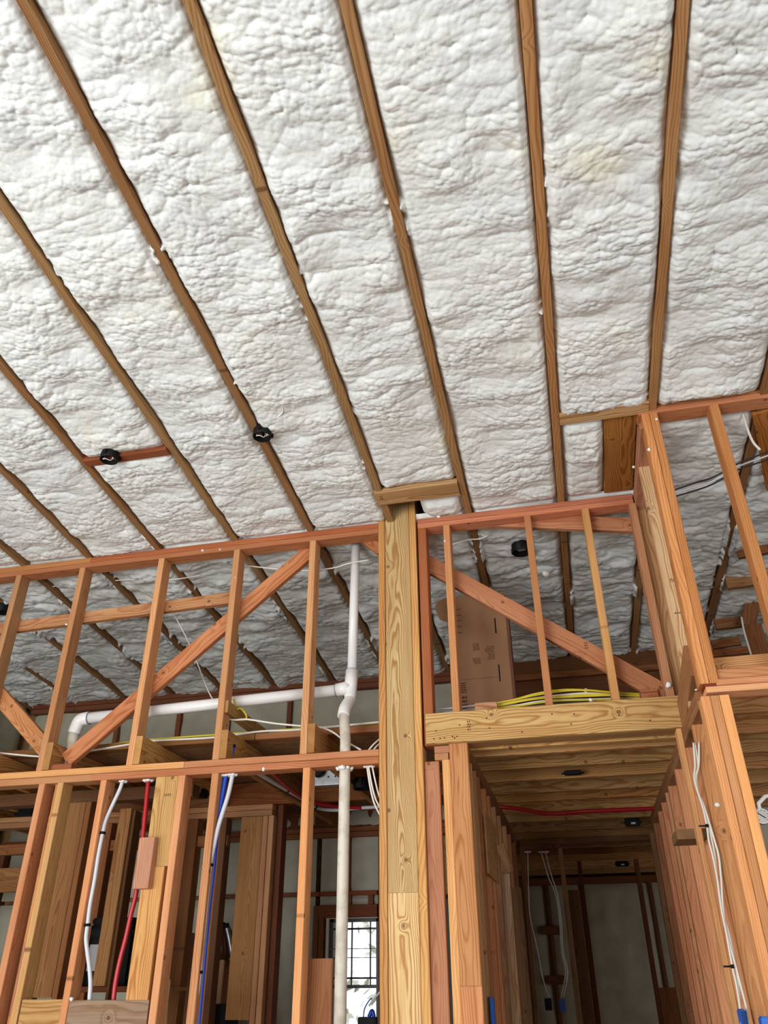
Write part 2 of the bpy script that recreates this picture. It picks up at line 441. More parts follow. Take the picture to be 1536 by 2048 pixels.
def outer_wall_x(name, y, x0, x1, z1, studs, blocks, holes=()):
    """wall along x whose inner face is at y (room on the -y side), 0.14 deep"""
    wl = empty(name, (x0, y, 0)); tag(wl, kind='structure')
    for (a0, a1, b0, b1) in rects_minus(x0, x1, 0, z1, holes):
        solid('sheathing', wl, a0, a1, y + 0.13, y + 0.145, b0, b1, OSB)
    for (sx, b0, b1) in studs:
        bx('stud', wl, sx, sx + 0.036, y, y + 0.13, b0, b1, (140, 86, 52), 0.4)
    for (a0, a1, b0, b1) in blocks:
        bx('block', wl, a0, a1, y + 0.004, y + 0.125, b0, b1, (146, 84, 50), 0.4)
    return wl
def rects_minus(x0, x1, z0, z1, holes):
    if not holes: return [(x0, x1, z0, z1)]
    (hx0, hx1, hz0, hz1) = holes[0]
    return [(x0, hx0, z0, z1), (hx1, x1, z0, z1), (hx0, hx1, z0, hz0), (hx0, hx1, hz1, z1)]

# rear wall (outer wall behind the framed rooms), with the small window
RY = 5.80
WX0, WX1, WZ0, WZ1 = -1.735, -1.388 + 0.02, 0.95, 1.870
st = []
xs = [-4.4, -3.95, -3.5, -3.05, -2.62, -2.16]
for sx in xs: st.append((sx, 0, 2.39))
st += [(-1.945, 0, 2.39), (WX0 - 0.085, 0, 1.95), (WX0 - 0.045, 0, 1.90), (WX1 + 0.01, 0, 2.39), (WX1 + 0.05, 0, 2.39), (-0.62, 0, 2.39), (-1.597, 2.040, 2.39), (-1.587, WZ1 + 0.085, 2.012), (-1.431, WZ1 + 0.085, 2.012)]
for sx in (-3.6, -3.05, -2.62, -2.10, -1.64, -1.2, -0.75, -0.3, 0.2): st.append((sx, 2.607, 3.5))
bl = [(-4.4, -0.55, 2.39, 2.425), (-4.4, -0.55, 2.428, 2.46)]
for a, b in ((-2.58, -2.18), (-2.12, -1.945), (-1.908, WX1)): bl.append((a, b, 2.012, 2.040))
bl += [(WX0 - 0.05, WX1, WZ1 + 0.008, WZ1 + 0.085)]
wall_rear = outer_wall_x('wall_rear', RY, -4.62, -0.5, 3.72, st, bl, holes=[(WX0, WX1, WZ0, WZ1)])
fedges = sorted([-4.364, -3.95, -3.5, -3.05, -2.62, -2.16, -1.945, WX0 - 0.085])
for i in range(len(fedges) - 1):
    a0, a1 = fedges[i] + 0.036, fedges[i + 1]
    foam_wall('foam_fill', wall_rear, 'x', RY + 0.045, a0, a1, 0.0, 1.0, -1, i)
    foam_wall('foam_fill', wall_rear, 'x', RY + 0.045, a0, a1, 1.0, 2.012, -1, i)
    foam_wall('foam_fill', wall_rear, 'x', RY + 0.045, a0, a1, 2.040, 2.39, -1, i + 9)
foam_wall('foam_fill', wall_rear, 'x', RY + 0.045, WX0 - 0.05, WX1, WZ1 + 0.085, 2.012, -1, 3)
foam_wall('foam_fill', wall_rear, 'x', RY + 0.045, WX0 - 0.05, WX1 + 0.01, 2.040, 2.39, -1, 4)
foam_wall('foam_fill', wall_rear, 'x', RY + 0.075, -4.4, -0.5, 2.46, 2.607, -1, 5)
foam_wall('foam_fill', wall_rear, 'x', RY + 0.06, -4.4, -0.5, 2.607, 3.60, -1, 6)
# plates of the knee wall under the roof
bx('top_plate', wall_rear, -4.4, -0.35, RY - 0.02, RY + 0.12, 3.475, 3.515, (140, 84, 56), 0.4)
bx('top_plate', wall_rear, -4.4, -0.35, RY - 0.02, RY + 0.12, 3.518, 3.556, (130, 78, 50), 0.4)

# window in the rear wall
win = empty('window_1', (WX0, RY + 0.08, WZ0)); tag(win, kind='structure')
solid('window_frame', win, WX0, WX0 + 0.02, RY + 0.03, RY + 0.13, WZ0, WZ1, simple('pale_jamb', (214, 212, 196), 0.6))
solid('window_frame', win, WX0 + 0.02, WX0 + 0.045, RY + 0.06, RY + 0.12, WZ0, WZ1, METALF)
solid('window_frame', win, WX0 + 0.02, WX1, RY + 0.06, RY + 0.12, WZ1 - 0.018, WZ1, METALF)
solid('window_frame', win, WX0, WX1, RY + 0.02, RY + 0.13, WZ1, WZ1 + 0.006, simple('pale_jamb_head', (200, 190, 170), 0.6))
solid('window_frame', win, WX1 - 0.02, WX1, RY + 0.06, RY + 0.12, WZ0, WZ1, METALF)
solid('window_frame', win, WX0 + 0.02, WX1, RY + 0.06, RY + 0.12, WZ0, WZ0 + 0.03, METALF)
zm = 1.471
solid('meeting_rail', win, WX0 + 0.03, WX1 - 0.01, RY + 0.07, RY + 0.115, zm - 0.010, zm + 0.010, METALF)
for zz_ in (1.811, 1.519):
    solid('muntin', win, WX0 + 0.03, WX1 - 0.01, RY + 0.085, RY + 0.10, zz_ - 0.006, zz_ + 0.006, METALF)
for zz_ in (1.691, 1.638):
    solid('muntin', win, WX0 + 0.03, WX1 - 0.01, RY + 0.085, RY + 0.10, zz_ - 0.0022, zz_ + 0.0022, METALF)
for xx_ in (-1.565, -1.435):
    solid('muntin', win, xx_ - 0.004, xx_ + 0.004, RY + 0.085, RY + 0.10, zm, WZ1 - 0.01, METALF)
mg, tg, bgd = new_mat('window_glass')
for n_ in list(tg.nodes):
    if n_.type != 'OUTPUT_MATERIAL': tg.nodes.remove(n_)
tr_ = tg.nodes.new('ShaderNodeBsdfTransparent'); gl_ = tg.nodes.new('ShaderNodeBsdfGlossy'); gl_.inputs['Roughness'].default_value = 0.05
ms_ = tg.nodes.new('ShaderNodeMixShader'); ms_.inputs[0].default_value = 0.08
tg.links.new(tr_.outputs[0], ms_.inputs[1]); tg.links.new(gl_.outputs[0], ms_.inputs[2])
tg.links.new(ms_.outputs[0], [n for n in tg.nodes if n.type == 'OUTPUT_MATERIAL'][0].inputs[0])
solid('pane', win, WX0 + 0.03, WX1 - 0.01, RY + 0.091, RY + 0.095, zm, WZ1 - 0.01, mg)
solid('pane', win, WX0 + 0.03, WX1 - 0.01, RY + 0.091, RY + 0.095, WZ0 + 0.02, zm, mg)

# left outer wall
wall_left = empty('wall_left', (-4.5, 0, 0)); tag(wall_left, kind='structure')
for (a_, b_, c_, d_) in ((-3.0, -1.1, 0, 4.3), (1.7, 5.95, 0, 4.3), (-1.1, 1.7, 0, 0.3), (-1.1, 1.7, 2.2, 4.3)):
    solid('sheathing', wall_left, -4.62, -4.60, a_, b_, c_, d_, OSB)
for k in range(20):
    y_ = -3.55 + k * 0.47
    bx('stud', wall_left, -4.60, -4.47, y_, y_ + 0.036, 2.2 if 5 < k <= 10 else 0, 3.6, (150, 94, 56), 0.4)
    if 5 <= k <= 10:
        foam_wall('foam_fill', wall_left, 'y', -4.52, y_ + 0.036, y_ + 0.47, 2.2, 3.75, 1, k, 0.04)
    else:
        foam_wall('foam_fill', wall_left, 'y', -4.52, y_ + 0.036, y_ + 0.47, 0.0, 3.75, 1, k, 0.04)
# right outer wall and partition beyond
wall_right = empty('wall_right', (4.9, 0, 0)); tag(wall_right, kind='structure')
for (a_, b_, c_, d_) in ((-3.0, -1.1, 0, 4.3), (1.7, 5.95, 0, 4.3), (-1.1, 1.7, 0, 0.3), (-1.1, 1.7, 2.2, 4.3)):
    solid('sheathing', wall_right, 5.0, 5.02, a_, b_, c_, d_, OSB)
for k in range(20):
    y_ = -3.55 + k * 0.47
    bx('stud', wall_right, 4.87, 5.0, y_, y_ + 0.036, 2.2 if 5 < k <= 10 else 0, 3.6, (150, 94, 56), 0.4)

wb = empty('wall_back', (0, -2.9, 0)); tag(wb, kind='structure')  # unseen, added to keep direct light out of the deep hall
for (a0, a1, b0, b1) in ((-4.6, -4.4, 0, 4.5), (-1.5, 1.8, 0, 4.5), (4.5, 5.0, 0, 4.5), (-4.4, -1.5, 2.6, 4.5), (1.8, 4.5, 2.6, 4.5), (-4.4, -1.5, 0, 0.3), (1.8, 4.5, 0, 0.3)):
    solid('sheathing', wb, a0, a1, -3.02, -3.0, b0, b1, OSB)
for k in range(21):
    x_ = -4.6 + k * 0.47
    bx('stud', wb, x_, x_ + 0.036, -3.0, -2.9, 2.6 if (-4.4 < x_ < -1.5 or 1.8 < x_ < 4.5) else 0, 4.25, (150, 94, 56), 0.4)
# outer wall behind the right-hand rooms
wrr = empty('wall_rear_right', (2.5, 5.85, 0)); tag(wrr, kind='structure')
solid('sheathing', wrr, -0.5, 5.0, 5.93, 5.945, 2.64, 3.72, OSB)
solid('sheathing', wrr, 0.64, 5.0, 5.93, 5.945, 0, 2.64, OSB)
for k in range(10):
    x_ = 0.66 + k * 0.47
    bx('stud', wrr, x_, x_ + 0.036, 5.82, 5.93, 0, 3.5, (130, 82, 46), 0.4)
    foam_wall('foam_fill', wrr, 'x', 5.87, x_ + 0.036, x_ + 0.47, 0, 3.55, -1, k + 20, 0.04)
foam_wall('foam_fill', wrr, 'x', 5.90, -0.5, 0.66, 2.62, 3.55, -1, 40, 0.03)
# ------------------------------------------------------------------ framed wall facing the camera
wf = empty('wall_front', (0, 3.712, 0)); tag(wf, kind='structure')
wfr = empty('wall_front', (0.0, 3.712, 0)); tag(wfr, kind='structure')
D = 3.712; DB = 3.801
# top plates (left of the post)
bx('top_plate', wf, -4.4, -0.866, D, DB, 3.656, 3.686, (190, 112, 66), 0.45)
bx('top_plate', wf, -4.4, -2.656, D, DB, 3.688, 3.722, (196, 128, 70), 0.45)
bx('top_plate', wf, -2.656 + 0.002, -0.866, D + 0.001, DB, 3.688, 3.722, (184, 106, 62), 0.45)
# studs of the upper panel
for x_, c_ in ((-3.62, FIR), (-3.156, FIR), (-2.722, FIR), (-2.202, FIR), (-1.727, FIR), (-1.266, FIR)):
    bx('stud', wf, x_, x_ + 0.037, D, DB, 2.46, 3.656, c_, 0.35)
# mid plates
bx('mid_plate', wf, -4.4, -2.383, D, DB, 2.392, 2.426, (206, 138, 84), 0.4)
bx('mid_plate', wf, -2.383 + 0.001, -0.866, D - 0.001, DB, 2.392, 2.426, (200, 124, 76), 0.45)
bx('mid_plate', wf, -4.4, -1.876, D - 0.002, DB, 2.428, 2.460, (214, 150, 86), 0.45)
bx('mid_plate', wf, -1.876 + 0.001, -0.866, D, DB, 2.428, 2.460, (198, 124, 78), 0.45)
# braces nailed behind the studs
YB = 3.82
def brace(pa, pb, w, c=FIR, nm='brace', par=None):
    a = Vector(pa); b = Vector(pb); d = (b - a).normalized(); perp = Vector((-d.z, 0, d.x))
    return board(nm, par or wf, a + Vector((0, 0.018, 0)), b + Vector((0, 0.018, 0)), perp, w, 0.036, c, 0.55)
brace((-2.622, 3.802, 2.532), (-1.287, 3.802, 3.654), 0.089, (192, 120, 74))
brace((-3.394, 3.802, 3.149), (-2.670, 3.802, 2.522), 0.089, (196, 128, 76))
brace((-3.266, 3.802, 3.354), (-1.708, 3.802, 3.400), 0.070, (196, 134, 86), nm='ledger')
brace((-0.988, 3.802, 3.714), (-0.870, 3.802, 3.595), 0.06, (196, 120, 74))
brace((-0.634, 3.802, 3.502), (0.541, 3.802, 2.626), 0.092, (192, 118, 76), par=wfr)
board('ledger', wfr, (-0.383, 3.802, 3.726), (0.529, 3.802, 3.564), (0, 0, 1), 0.082, 0.034, (186, 118, 78), 0.5)
bx('block', wf, -2.702, -2.529, D + 0.02, DB, 2.46, 2.495, (150, 88, 56), 0.4)
# studs below the mid plate
ZM = 2.392
def vstud(xpx_x, w, c=FIR, y0=D, y1=DB, z0=0.0, z1=ZM, g=0.4, nm='stud', par=None):
    return bx(nm, par or wf, xpx_x, xpx_x + w, y0, y1, z0, z1, c, g)
vstud(-2.685, 0.036, (206, 130, 82))
vstud(-2.606, 0.036, (200, 136, 82), y0=D + 0.028, y1=DB)
vstud(-2.575, 0.034, (222, 166, 98))
bx('filler_block', wf, -2.582, -2.543, D + 0.004, D + 0.04, 1.956, 2.181, (204, 124, 74), 0.4)
bx('filler_block', wf, -2.589, -2.547, D + 0.004, D + 0.04, 1.374, 1.669, (206, 128, 92), 0.4)
vstud(-2.330, 0.034, (208, 132, 80))
# flat 2x6 and the stud it is nailed to
bx('flat_stud', wf, -2.023, -1.896, D + 0.006, D + 0.044, 1.976, ZM, (216, 162, 92), 0.6)
bx('flat_stud', wf, -2.023, -1.896 - 0.02, D + 0.006, D + 0.044, 0, 1.976 - 0.001, (212, 156, 88), 0.6)
vstud(-1.897, 0.036, (206, 134, 84))
bx('nailing_block', wf, -2.045, -1.965, D - 0.034, D + 0.004, 1.878, 2.102, (210, 142, 108), 0.6)
vstud(-1.720, 0.037, (206, 138, 86))
vstud(-1.244, 0.036, (216, 142, 84))
# horizontal blocking at the bottom left
bx('block', wf, -2.534, -2.325, D + 0.004, D + 0.04, 1.25, 1.439, (200, 150, 84), 0.7)
bx('block', wf, -2.293, -1.905, D + 0.002, D + 0.04, 1.25, 1.436, (152, 124, 96), 0.5)
bx('bottom_plate', wf, -4.4, -0.88, D, DB, 0.0, 0.038, FIR, 0.4)

# right-hand panel over the hall
bx('top_plate', wfr, -0.640, 0.520, D, DB, 3.655, 3.684, (202, 126, 86), 0.45)
bx('top_plate', wfr, -0.640, 0.520, D, DB, 3.686, 3.716, (190, 112, 78), 0.45)
bx('stud', wfr, -0.640, -0.594, D, DB, 2.46, 3.655, (186, 104, 56), 0.4)
for x_, c_ in ((-0.498, (206, 138, 84)), (-0.055, (204, 124, 70)), (0.252, (206, 142, 80)), (0.495, (206, 142, 96))):
    bx('stud', wfr, x_, x_ + 0.036, D, DB, 2.607, 3.655, c_, 0.35)
bx('block', wfr, -0.595, -0.50, D + 0.005, DB, 2.424, 2.458, (204, 128, 92), 0.4)
bx('block', wfr, -0.595, -0.53, D + 0.005, DB, 2.392, 2.422, (206, 146, 96), 0.4)
# jambs beside the hall opening
bx('stud', wfr, -0.650, -0.578, D + 0.02, D + 0.06, 0, 2.39, (190, 120, 82), 0.35)
bx('stud', wfr, -0.560, -0.524, D, DB, 0, 2.39, (220, 160, 96), 0.35)
bx('king_stud', wfr, -0.524, -0.436, D - 0.002, D + 0.036, 1.481, 2.462, (214, 138, 78), 0.55)
bx('king_stud', wfr, -0.524, -0.436, D - 0.002, D + 0.036, 0, 1.481 - 0.001, (212, 136, 84), 0.55)

# built-up post in the middle
post = empty('support_post', (-0.755, 3.76, 0))
tag(post, 'tall built-up pine post with strongly grained flat face, centre of the framed wall', 'post')
bx('post_ply', post, -0.864, -0.828, D - 0.002, D + 0.135, 0, 3.80, (222, 162, 90), 0.5)
bx('post_ply', post, -0.687, -0.651, D - 0.002, D + 0.135, 0, 3.86, (216, 158, 88), 0.5)
bx('face_board', post, -0.826, -0.689, D + 0.002, D + 0.04, 1.833, 3.86, (222, 178, 116), 1.0)
bx('face_board', post, -0.826, -0.689, D + 0.002, D + 0.04, 0, 1.833 - 0.001, (224, 180, 120), 1.0)
bx('core_ply', post, -0.826, -0.689, D + 0.045, D + 0.133, 0, 3.78, (190, 140, 84), 0.6)

# header beam over the hall
hd = empty('header_beam', (-0.03, 3.70, 2.46))
tag(hd, 'yellow pine header beam dotted with nails, spanning the hall opening right of the post', 'beam')
bx('beam_ply', hd, -0.628, 0.545, D - 0.030, D + 0.008, 2.461, 2.606, (224, 172, 102), 0.8)
bx('beam_ply', hd, -0.600, 0.545, D + 0.012, D + 0.10, 2.464, 2.600, (190, 140, 84), 0.5)
nl = []
for p_ in ((-0.589, 3.682, 2.482), (-0.560, 3.682, 2.482), (-0.539, 3.682, 2.483), (-0.501, 3.682, 2.488), (-0.491, 3.682, 2.480), (-0.479, 3.682, 2.486), (-0.578, 3.682, 2.519), (-0.464, 3.682, 2.540), (-0.334, 3.682, 2.564),
           (-0.324, 3.682, 2.516), (-0.175, 3.682, 2.487), (0.051, 3.682, 2.509), (-0.030, 3.682, 2.561), (0.269, 3.682, 2.535), (0.070, 3.682, 2.554), (0.399, 3.682, 2.501)):
    nl.append(tube('nail', [(p_[0], p_[1] - 0.0015, p_[2]), (p_[0], p_[1] + 0.01, p_[2])], 0.0035, NAIL, hd, 8, False))

# ------------------------------------------------------------------ near wall at the right
wn = empty('wall_side', (0.53, 3.072, 0)); tag(wn, kind='structure')
N0, N1 = 3.072, 3.161
bx('top_plate', wn, 0.528, 3.4, N0, N1, 3.752, 3.784, (196, 118, 74), 0.4)
bx('top_plate', wn, 0.528, 3.4, N0, N1, 3.786, 3.822, (206, 138, 82), 0.4)
board('stud', wn, (0.555, N0 + .044, 2.46), (0.560, N0 + .044, 3.752), (0, 1, 0), 0.089, 0.034, (214, 142, 80), 0.5)
board('stud', wn, (0.590, N0 + .044, 2.46), (0.596, N0 + .044, 3.752), (0, 1, 0), 0.089, 0.034, (220, 148, 82), 0.45)
bx('stud', wn, 0.842, 0.842 + 0.04, N0, N1, 2.52, 3.752, (214, 142, 78), 0.4)
bx('stud', wn, 1.34, 1.378, N0, N1, 2.52, 3.752, (214, 142, 78), 0.4)
bx('mid_plate', wn, 0.555, 3.4, N0 - 0.001, N1, 2.424, 2.448, (222, 160, 108), 0.35)
bx('mid_plate', wn, 0.596, 3.4, N0, N1, 2.450, 2.475, (216, 146, 98), 0.35)
bx('block', wn, 0.552, 0.595, N0 + 0.001, N1, 2.446, 2.477, (150, 70, 40), 0.9)
bx('subfloor_edge', wn, 0.611, 3.4, N0 + 0.02, N1, 2.481, 2.519 , (206, 142, 90), 0.4)
for (xx, ww, cc) in ((0.531, 0.032, (222, 150, 90)), (0.5645, 0.031, (218, 148, 90)), (0.597, 0.034, (230, 162, 96))):
    bx('stud', wn, xx, xx + ww, N0, N1, 0, 2.412, cc, 0.35)
bx('stud', wn, 1.32, 1.358, N0, N1, 0, 2.412, FIR, 0.35)

# hall right wall: studs one behind the other, plates above and below
wr = empty('wall_hall_right', (0.57, 3.2, 0)); tag(wr, kind='structure')
HX0, HX1 = 0.528, 0.617
board('top_plate', wr, (0.572, 3.10, ceil_z(3.10) - .058), (0.572, 3.80, ceil_z(3.80) - .058), (1, 0, 0), 0.089, 0.034, (190, 124, 88), 0.4)
board('top_plate', wr, (0.572, 3.165, ceil_z(3.165) - .022), (0.572, 3.80, ceil_z(3.80) - .022), (1, 0, 0), 0.089, 0.034, (190, 124, 88), 0.4)
bx('stud', wr, HX0 + 0.004, HX1, 3.39, 3.428, 2.46, 3.675, (204, 158, 112), 0.8)
bx('stud', wr, HX0 + 0.004, HX1, 3.765, 3.803, 2.46, 3.65, (190, 134, 84), 0.6)
bx('mid_plate', wr, HX0, HX1, 3.165, 5.9, 2.392, 2.426, (160, 108, 66), 0.4)
bx('mid_plate', wr, HX0, HX1, 3.165, 5.9, 2.428, 2.46, (170, 112, 66), 0.4)
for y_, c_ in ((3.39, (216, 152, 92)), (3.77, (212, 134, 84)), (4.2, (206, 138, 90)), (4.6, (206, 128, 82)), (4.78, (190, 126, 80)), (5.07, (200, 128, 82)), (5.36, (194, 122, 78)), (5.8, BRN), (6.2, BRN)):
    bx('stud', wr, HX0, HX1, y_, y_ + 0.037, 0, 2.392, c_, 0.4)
bx('stud', wr, 0.470, 0.470+0.02, 3.43, 3.50, 0, 2.392, (200, 140, 86), 0.3)
bx('blocking', wr, 0.406, 0.525, 3.55, 3.74, 1.982, 1.982 + 0.038, (150, 108, 70), 0.4)
board('jog_brace', wr, (0.545, 3.20, 2.60), (0.545, 3.70, 2.50), (0, 0, 1), 0.14, 0.03, (176, 120, 72), 0.4)
# hall left wall
wl = empty('wall_hall_left', (-0.48, 3.9, 0)); tag(wl, kind='structure')
bx('mid_plate', wl, -0.524, -0.436, 3.81, 6.6, 2.392, 2.426, (150, 98, 58), 0.4)
bx('mid_plate', wl, -0.524, -0.436, 3.81, 6.6, 2.428, 2.46, (150, 98, 58), 0.4)
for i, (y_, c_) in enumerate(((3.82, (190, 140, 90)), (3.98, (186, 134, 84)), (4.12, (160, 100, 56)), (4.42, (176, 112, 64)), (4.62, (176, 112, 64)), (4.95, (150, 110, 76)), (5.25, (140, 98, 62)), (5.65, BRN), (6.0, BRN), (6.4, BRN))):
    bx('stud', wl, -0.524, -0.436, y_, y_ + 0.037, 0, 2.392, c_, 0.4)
bx('cripple_stud', wl, -0.443, -0.388, 4.99, 5.03, 0, 2.037, (176, 140, 104), 0.5)
bx('cripple_stud', wl, -0.419, -0.362, 5.49, 5.53, 0, 2.000, (150, 106, 70), 0.5)
board('brace', wl, (-0.426, 4.950, 2.180), (-0.381, 4.950, 2.031), (0, 0, 1), 0.05, 0.02, (150, 112, 74), 0.4)
bx('plywood_offcut', wl, -0.434, -0.425, 4.20, 4.75, 1.95, 2.25, (170, 120, 70), 0.5)
# hall end
we = empty('wall_hall_end', (0, 6.75, 0)); tag(we, kind='structure')
bx('header', we, -0.426, -0.116, 6.75, 6.84, 2.385, 2.42, (150, 96, 60), 0.4)
bx('header', we, -0.426, 0.62, 6.75, 6.84, 2.422, 2.46, (140, 92, 56), 0.4)
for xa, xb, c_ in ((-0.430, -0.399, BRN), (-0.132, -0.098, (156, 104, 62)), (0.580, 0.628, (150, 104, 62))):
    bx('stud', we, xa, xb, 6.75, 6.84, 0, 2.385, c_, 0.4)
for xa in (0.001, 0.484):
    bx('stud', we, xa, xa + 0.036, 7.6, 7.69, 0, 2.39, (150, 92, 54), 0.4)
bx('flat_stud', we, -0.102, -0.009, 7.3, 7.34, 0, 2.136, (160, 112, 62), 0.6)
bx('blocking', we, 0.488, 0.646, 7.2, 7.24, 0.9, 1.446, (150, 92, 46), 0.6)
FY = 9.6
we2 = empty('wall_hall_far', (0, FY, 0)); tag(we2, kind='structure')
solid('sheathing', we2, -0.9, 1.85, FY + 0.13, FY + 0.145, 0, 2.75, OSB)
xs_ = [-0.9, -0.6, -0.369, 0.008, 0.667 + .05, 1.35, 1.8]
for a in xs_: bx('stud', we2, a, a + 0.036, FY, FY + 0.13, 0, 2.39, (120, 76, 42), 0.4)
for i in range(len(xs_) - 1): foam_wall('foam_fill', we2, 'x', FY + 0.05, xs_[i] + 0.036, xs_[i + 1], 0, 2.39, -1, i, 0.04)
bx('top_plate', we2, -0.9, 1.85, FY - 0.01, FY + 0.12, 2.392, 2.46, (130, 78, 44), 0.4)
for z_ in (1.952, 1.500):
    bx('block', we2, -0.439, -0.257, FY - 0.03, FY + 0.02, z_ - 0.04, z_ + 0.04, (120, 72, 40), 0.4)
# partition closing the far hall; right one has an opening added for the fill lamp
for nm, x_ in (('wall_far_left', -0.9), ('wall_far_right', 1.85)):
    wz = empty(nm, (x_, 8, 0)); tag(wz, kind='structure')
    for (a_, b_, c_, d_) in (((6.0, FY + .1, 0, 2.75),) if x_ < 0 else ((6.0, 7.45, 0, 2.75), (8.35, FY + .1, 0, 2.75), (7.45, 8.35, 0, 0.95), (7.45, 8.35, 2.05, 2.75))):
        solid('sheathing', wz, x_ - 0.02, x_, a_, b_, c_, d_, OSB)
    for k in range(7): bx('stud', wz, x_ if x_ < 0 else x_ - 0.11, x_ + 0.09 if x_ < 0 else x_ - 0.021, 6.2 + k * 0.47, 6.236 + k * 0.47, 0, 2.39, BRN, 0.4)
area('fill_far_hall', (1.80, 7.9, 1.5), (0.2, 9.4, 1.6), 0.7, 0.9, 5, (1.0, 0.95, 0.88))  # added fill lamp brightening the dim hall end, no known window there
# hall joists run across, roof of the hall decked
wd_ = empty('ceiling_hall', (0, 5, 2.46)); tag(wd_, kind='structure')
jy = [3.86, 4.00, 4.30, 4.60, 4.95, 5.22, 5.62, 5.95, 6.40, 6.80, 7.3, 7.8, 8.3, 8.8, 9.3]
for k, y_ in enumerate(jy):
    bx('joist', wd_, -0.524 if y_ < 6.3 else -0.88, 0.617 if y_ < 6.3 else 1.83, y_, y_ + 0.038, 2.463, 2.603, [(204, 150, 84), (190, 142, 84), (180, 130, 70)][k % 3], 0.8)
solid('deck', wd_, -0.524, 0.617, 4.05, 6.3, 2.606, 2.622, OSB)
solid('deck', wd_, -0.9, 1.85, 6.0, FY + 0.14, 2.623, 2.637, OSB)

# ------------------------------------------------------------------ attic floor of the left room
af = empty('ceiling_left_room', (-2.5, 4.8, 2.46)); tag(af, kind='structure')
for x_ in (-4.0, -3.55, -3.118, -2.684, -2.164, -1.689, -1.227):
    bx('joist', af, x_, x_ + 0.036, D + 0.0, 5.93, 2.463, 2.606, (186, 134, 72), 0.8)
bx('joist', af, -0.60, -0.563, DB, 5.93, 2.463, 2.606, (170, 120, 66), 0.7)
solid('deck', af, -4.45, -0.53, 4.02, 5.93, 2.608, 2.622, OSB)
bx('plank', af, -4.4, -1.60, 3.935, 4.02, 2.608, 2.642, (150, 98, 52), 0.6)
bx('plank', af, -1.595, -0.9, 3.935, 4.02, 2.608, 2.642, (170, 112, 66), 0.6)
bx('block', af, -1.708, -1.672, D + 0.01, 4.35, 2.700, 2.764, (176, 136, 72), 0.6)
for (xa, xb) in ((-3.08, -2.69), (-2.645, -2.17), (-2.125, -1.69), (-1.65, -1.23), (-1.19, -0.61)):
    bx('blocking', af, xa, xb, 4.9, 4.938, 2.466, 2.604, (150, 92, 48), 0.6)
    bx('rim_block', af, xa, xb, 5.86, 5.9, 2.466, 2.604, (130, 78, 44), 0.5)
bx('beam', af, -0.35, 1.10, 5.72, 5.80, 3.257, ceil_z(5.72) + 0.02, (124, 76, 38), 0.8)
bx('strip', af, -0.35, 1.10, 5.68, 5.72, 3.403, 3.449, (132, 86, 46), 0.6)

ar = empty('ceiling_right_room', (2.5, 4.5, 2.46)); tag(ar, kind='structure')
for k, y_ in enumerate((3.20, 3.52, 3.86, 4.24, 4.62, 5.0, 5.4, 5.75)):
    bx('joist', ar, 0.622, 4.85, y_, y_ + 0.036, 2.463, 2.603, [(204, 150, 92), (190, 140, 84)][k % 2], 0.8)
solid('deck', ar, 0.622, 4.85, 4.24, 5.80, 2.606, 2.622, OSB)
# framing standing in the attic at the right
for (a, b, c_, d_) in (((1.117, 4.766, 3.616), (1.383, 4.735, 3.619), 0.09, RAF), ((1.145, 4.444, 3.651), (1.334, 4.417, 3.653), 0.06, BRN), ((1.085, 5.200, 3.515), (1.330, 5.200, 3.522), 0.07, BRN), ((1.097, 5.500, 3.487), (1.283, 5.500, 3.499), 0.06, BRN)):
    board('blocking', ar, a, b, (0, 0, 1), c_, 0.036, d_, 0.5)
board('attic_stud', ar, (1.401, 5.100, 3.800), (1.260, 5.100, 3.450), (1, 0, 0), 0.089, 0.036, BRN, 0.5)
board('attic_stud', ar, (1.258, 5.000, 3.416), (1.262, 5.000, 3.104), (1, 0, 0), 0.11, 0.036, (150, 98, 56), 0.5)
board('attic_stud', ar, (2.0, 4.9, 2.62), (2.0, 4.9, 3.60), (1, 0, 0), 0.089, 0.036, BRN, 0.5)
board('blocking', ar, (1.083, 5.500, 3.423), (1.461, 5.500, 3.432), (0, 0, 1), 0.05, 0.036, BRN, 0.5)

# partition inside the left room# partition inside the left room
wp = empty('wall_inner', (-2.5, 4.86, 0)); tag(wp, kind='structure')
P0 = 4.86
bx('top_plate', wp, -4.4, -1.818, P0, P0 + .089, 2.392, 2.426, (170, 116, 74), 0.5)
bx('top_plate', wp, -4.4, -1.818, P0, P0 + .089, 2.428, 2.460, (186, 134, 88), 0.5)
bx('flat_stud', wp, -2.022, -1.879, P0 + 0.01, P0 + 0.05, 1.320, 2.39, (176, 124, 68), 0.5)
bx('stud', wp, -1.875, -1.842, P0, P0 + .089, 0, 2.39, (186, 128, 84), 0.4)
bx('stud', wp, -1.838, -1.805, P0, P0 + .089, 0, 2.39, (186, 128, 84), 0.4)
bx('stud', wp, -1.799, -1.763, P0 + .05, P0 + .139, 0, 2.46, (110, 66, 42), 0.4)
bx('stud', wp, -2.166, -2.116, P0, P0 + .089, 0, 2.39, (120, 74, 44), 0.4)
bx('stud', wp, -2.386, -2.311, P0, P0 + .089, 0, 2.39, (124, 78, 40), 0.4)
for xx_ in (-2.95, -3.4, -3.85): bx('stud', wp, xx_, xx_ + 0.037, P0, P0 + 0.089, 0, 2.39, BRN, 0.4)
bx('blocking', wp, -4.4, -2.110, P0 + 0.02, P0 + 0.06, 2.228, 2.293, (136, 88, 48), 0.5)
bx('wide_blocking', wp, -4.4, -3.329, P0 - 0.03, P0 + 0.01, 2.001, 2.143, (160, 112, 60), 0.6)
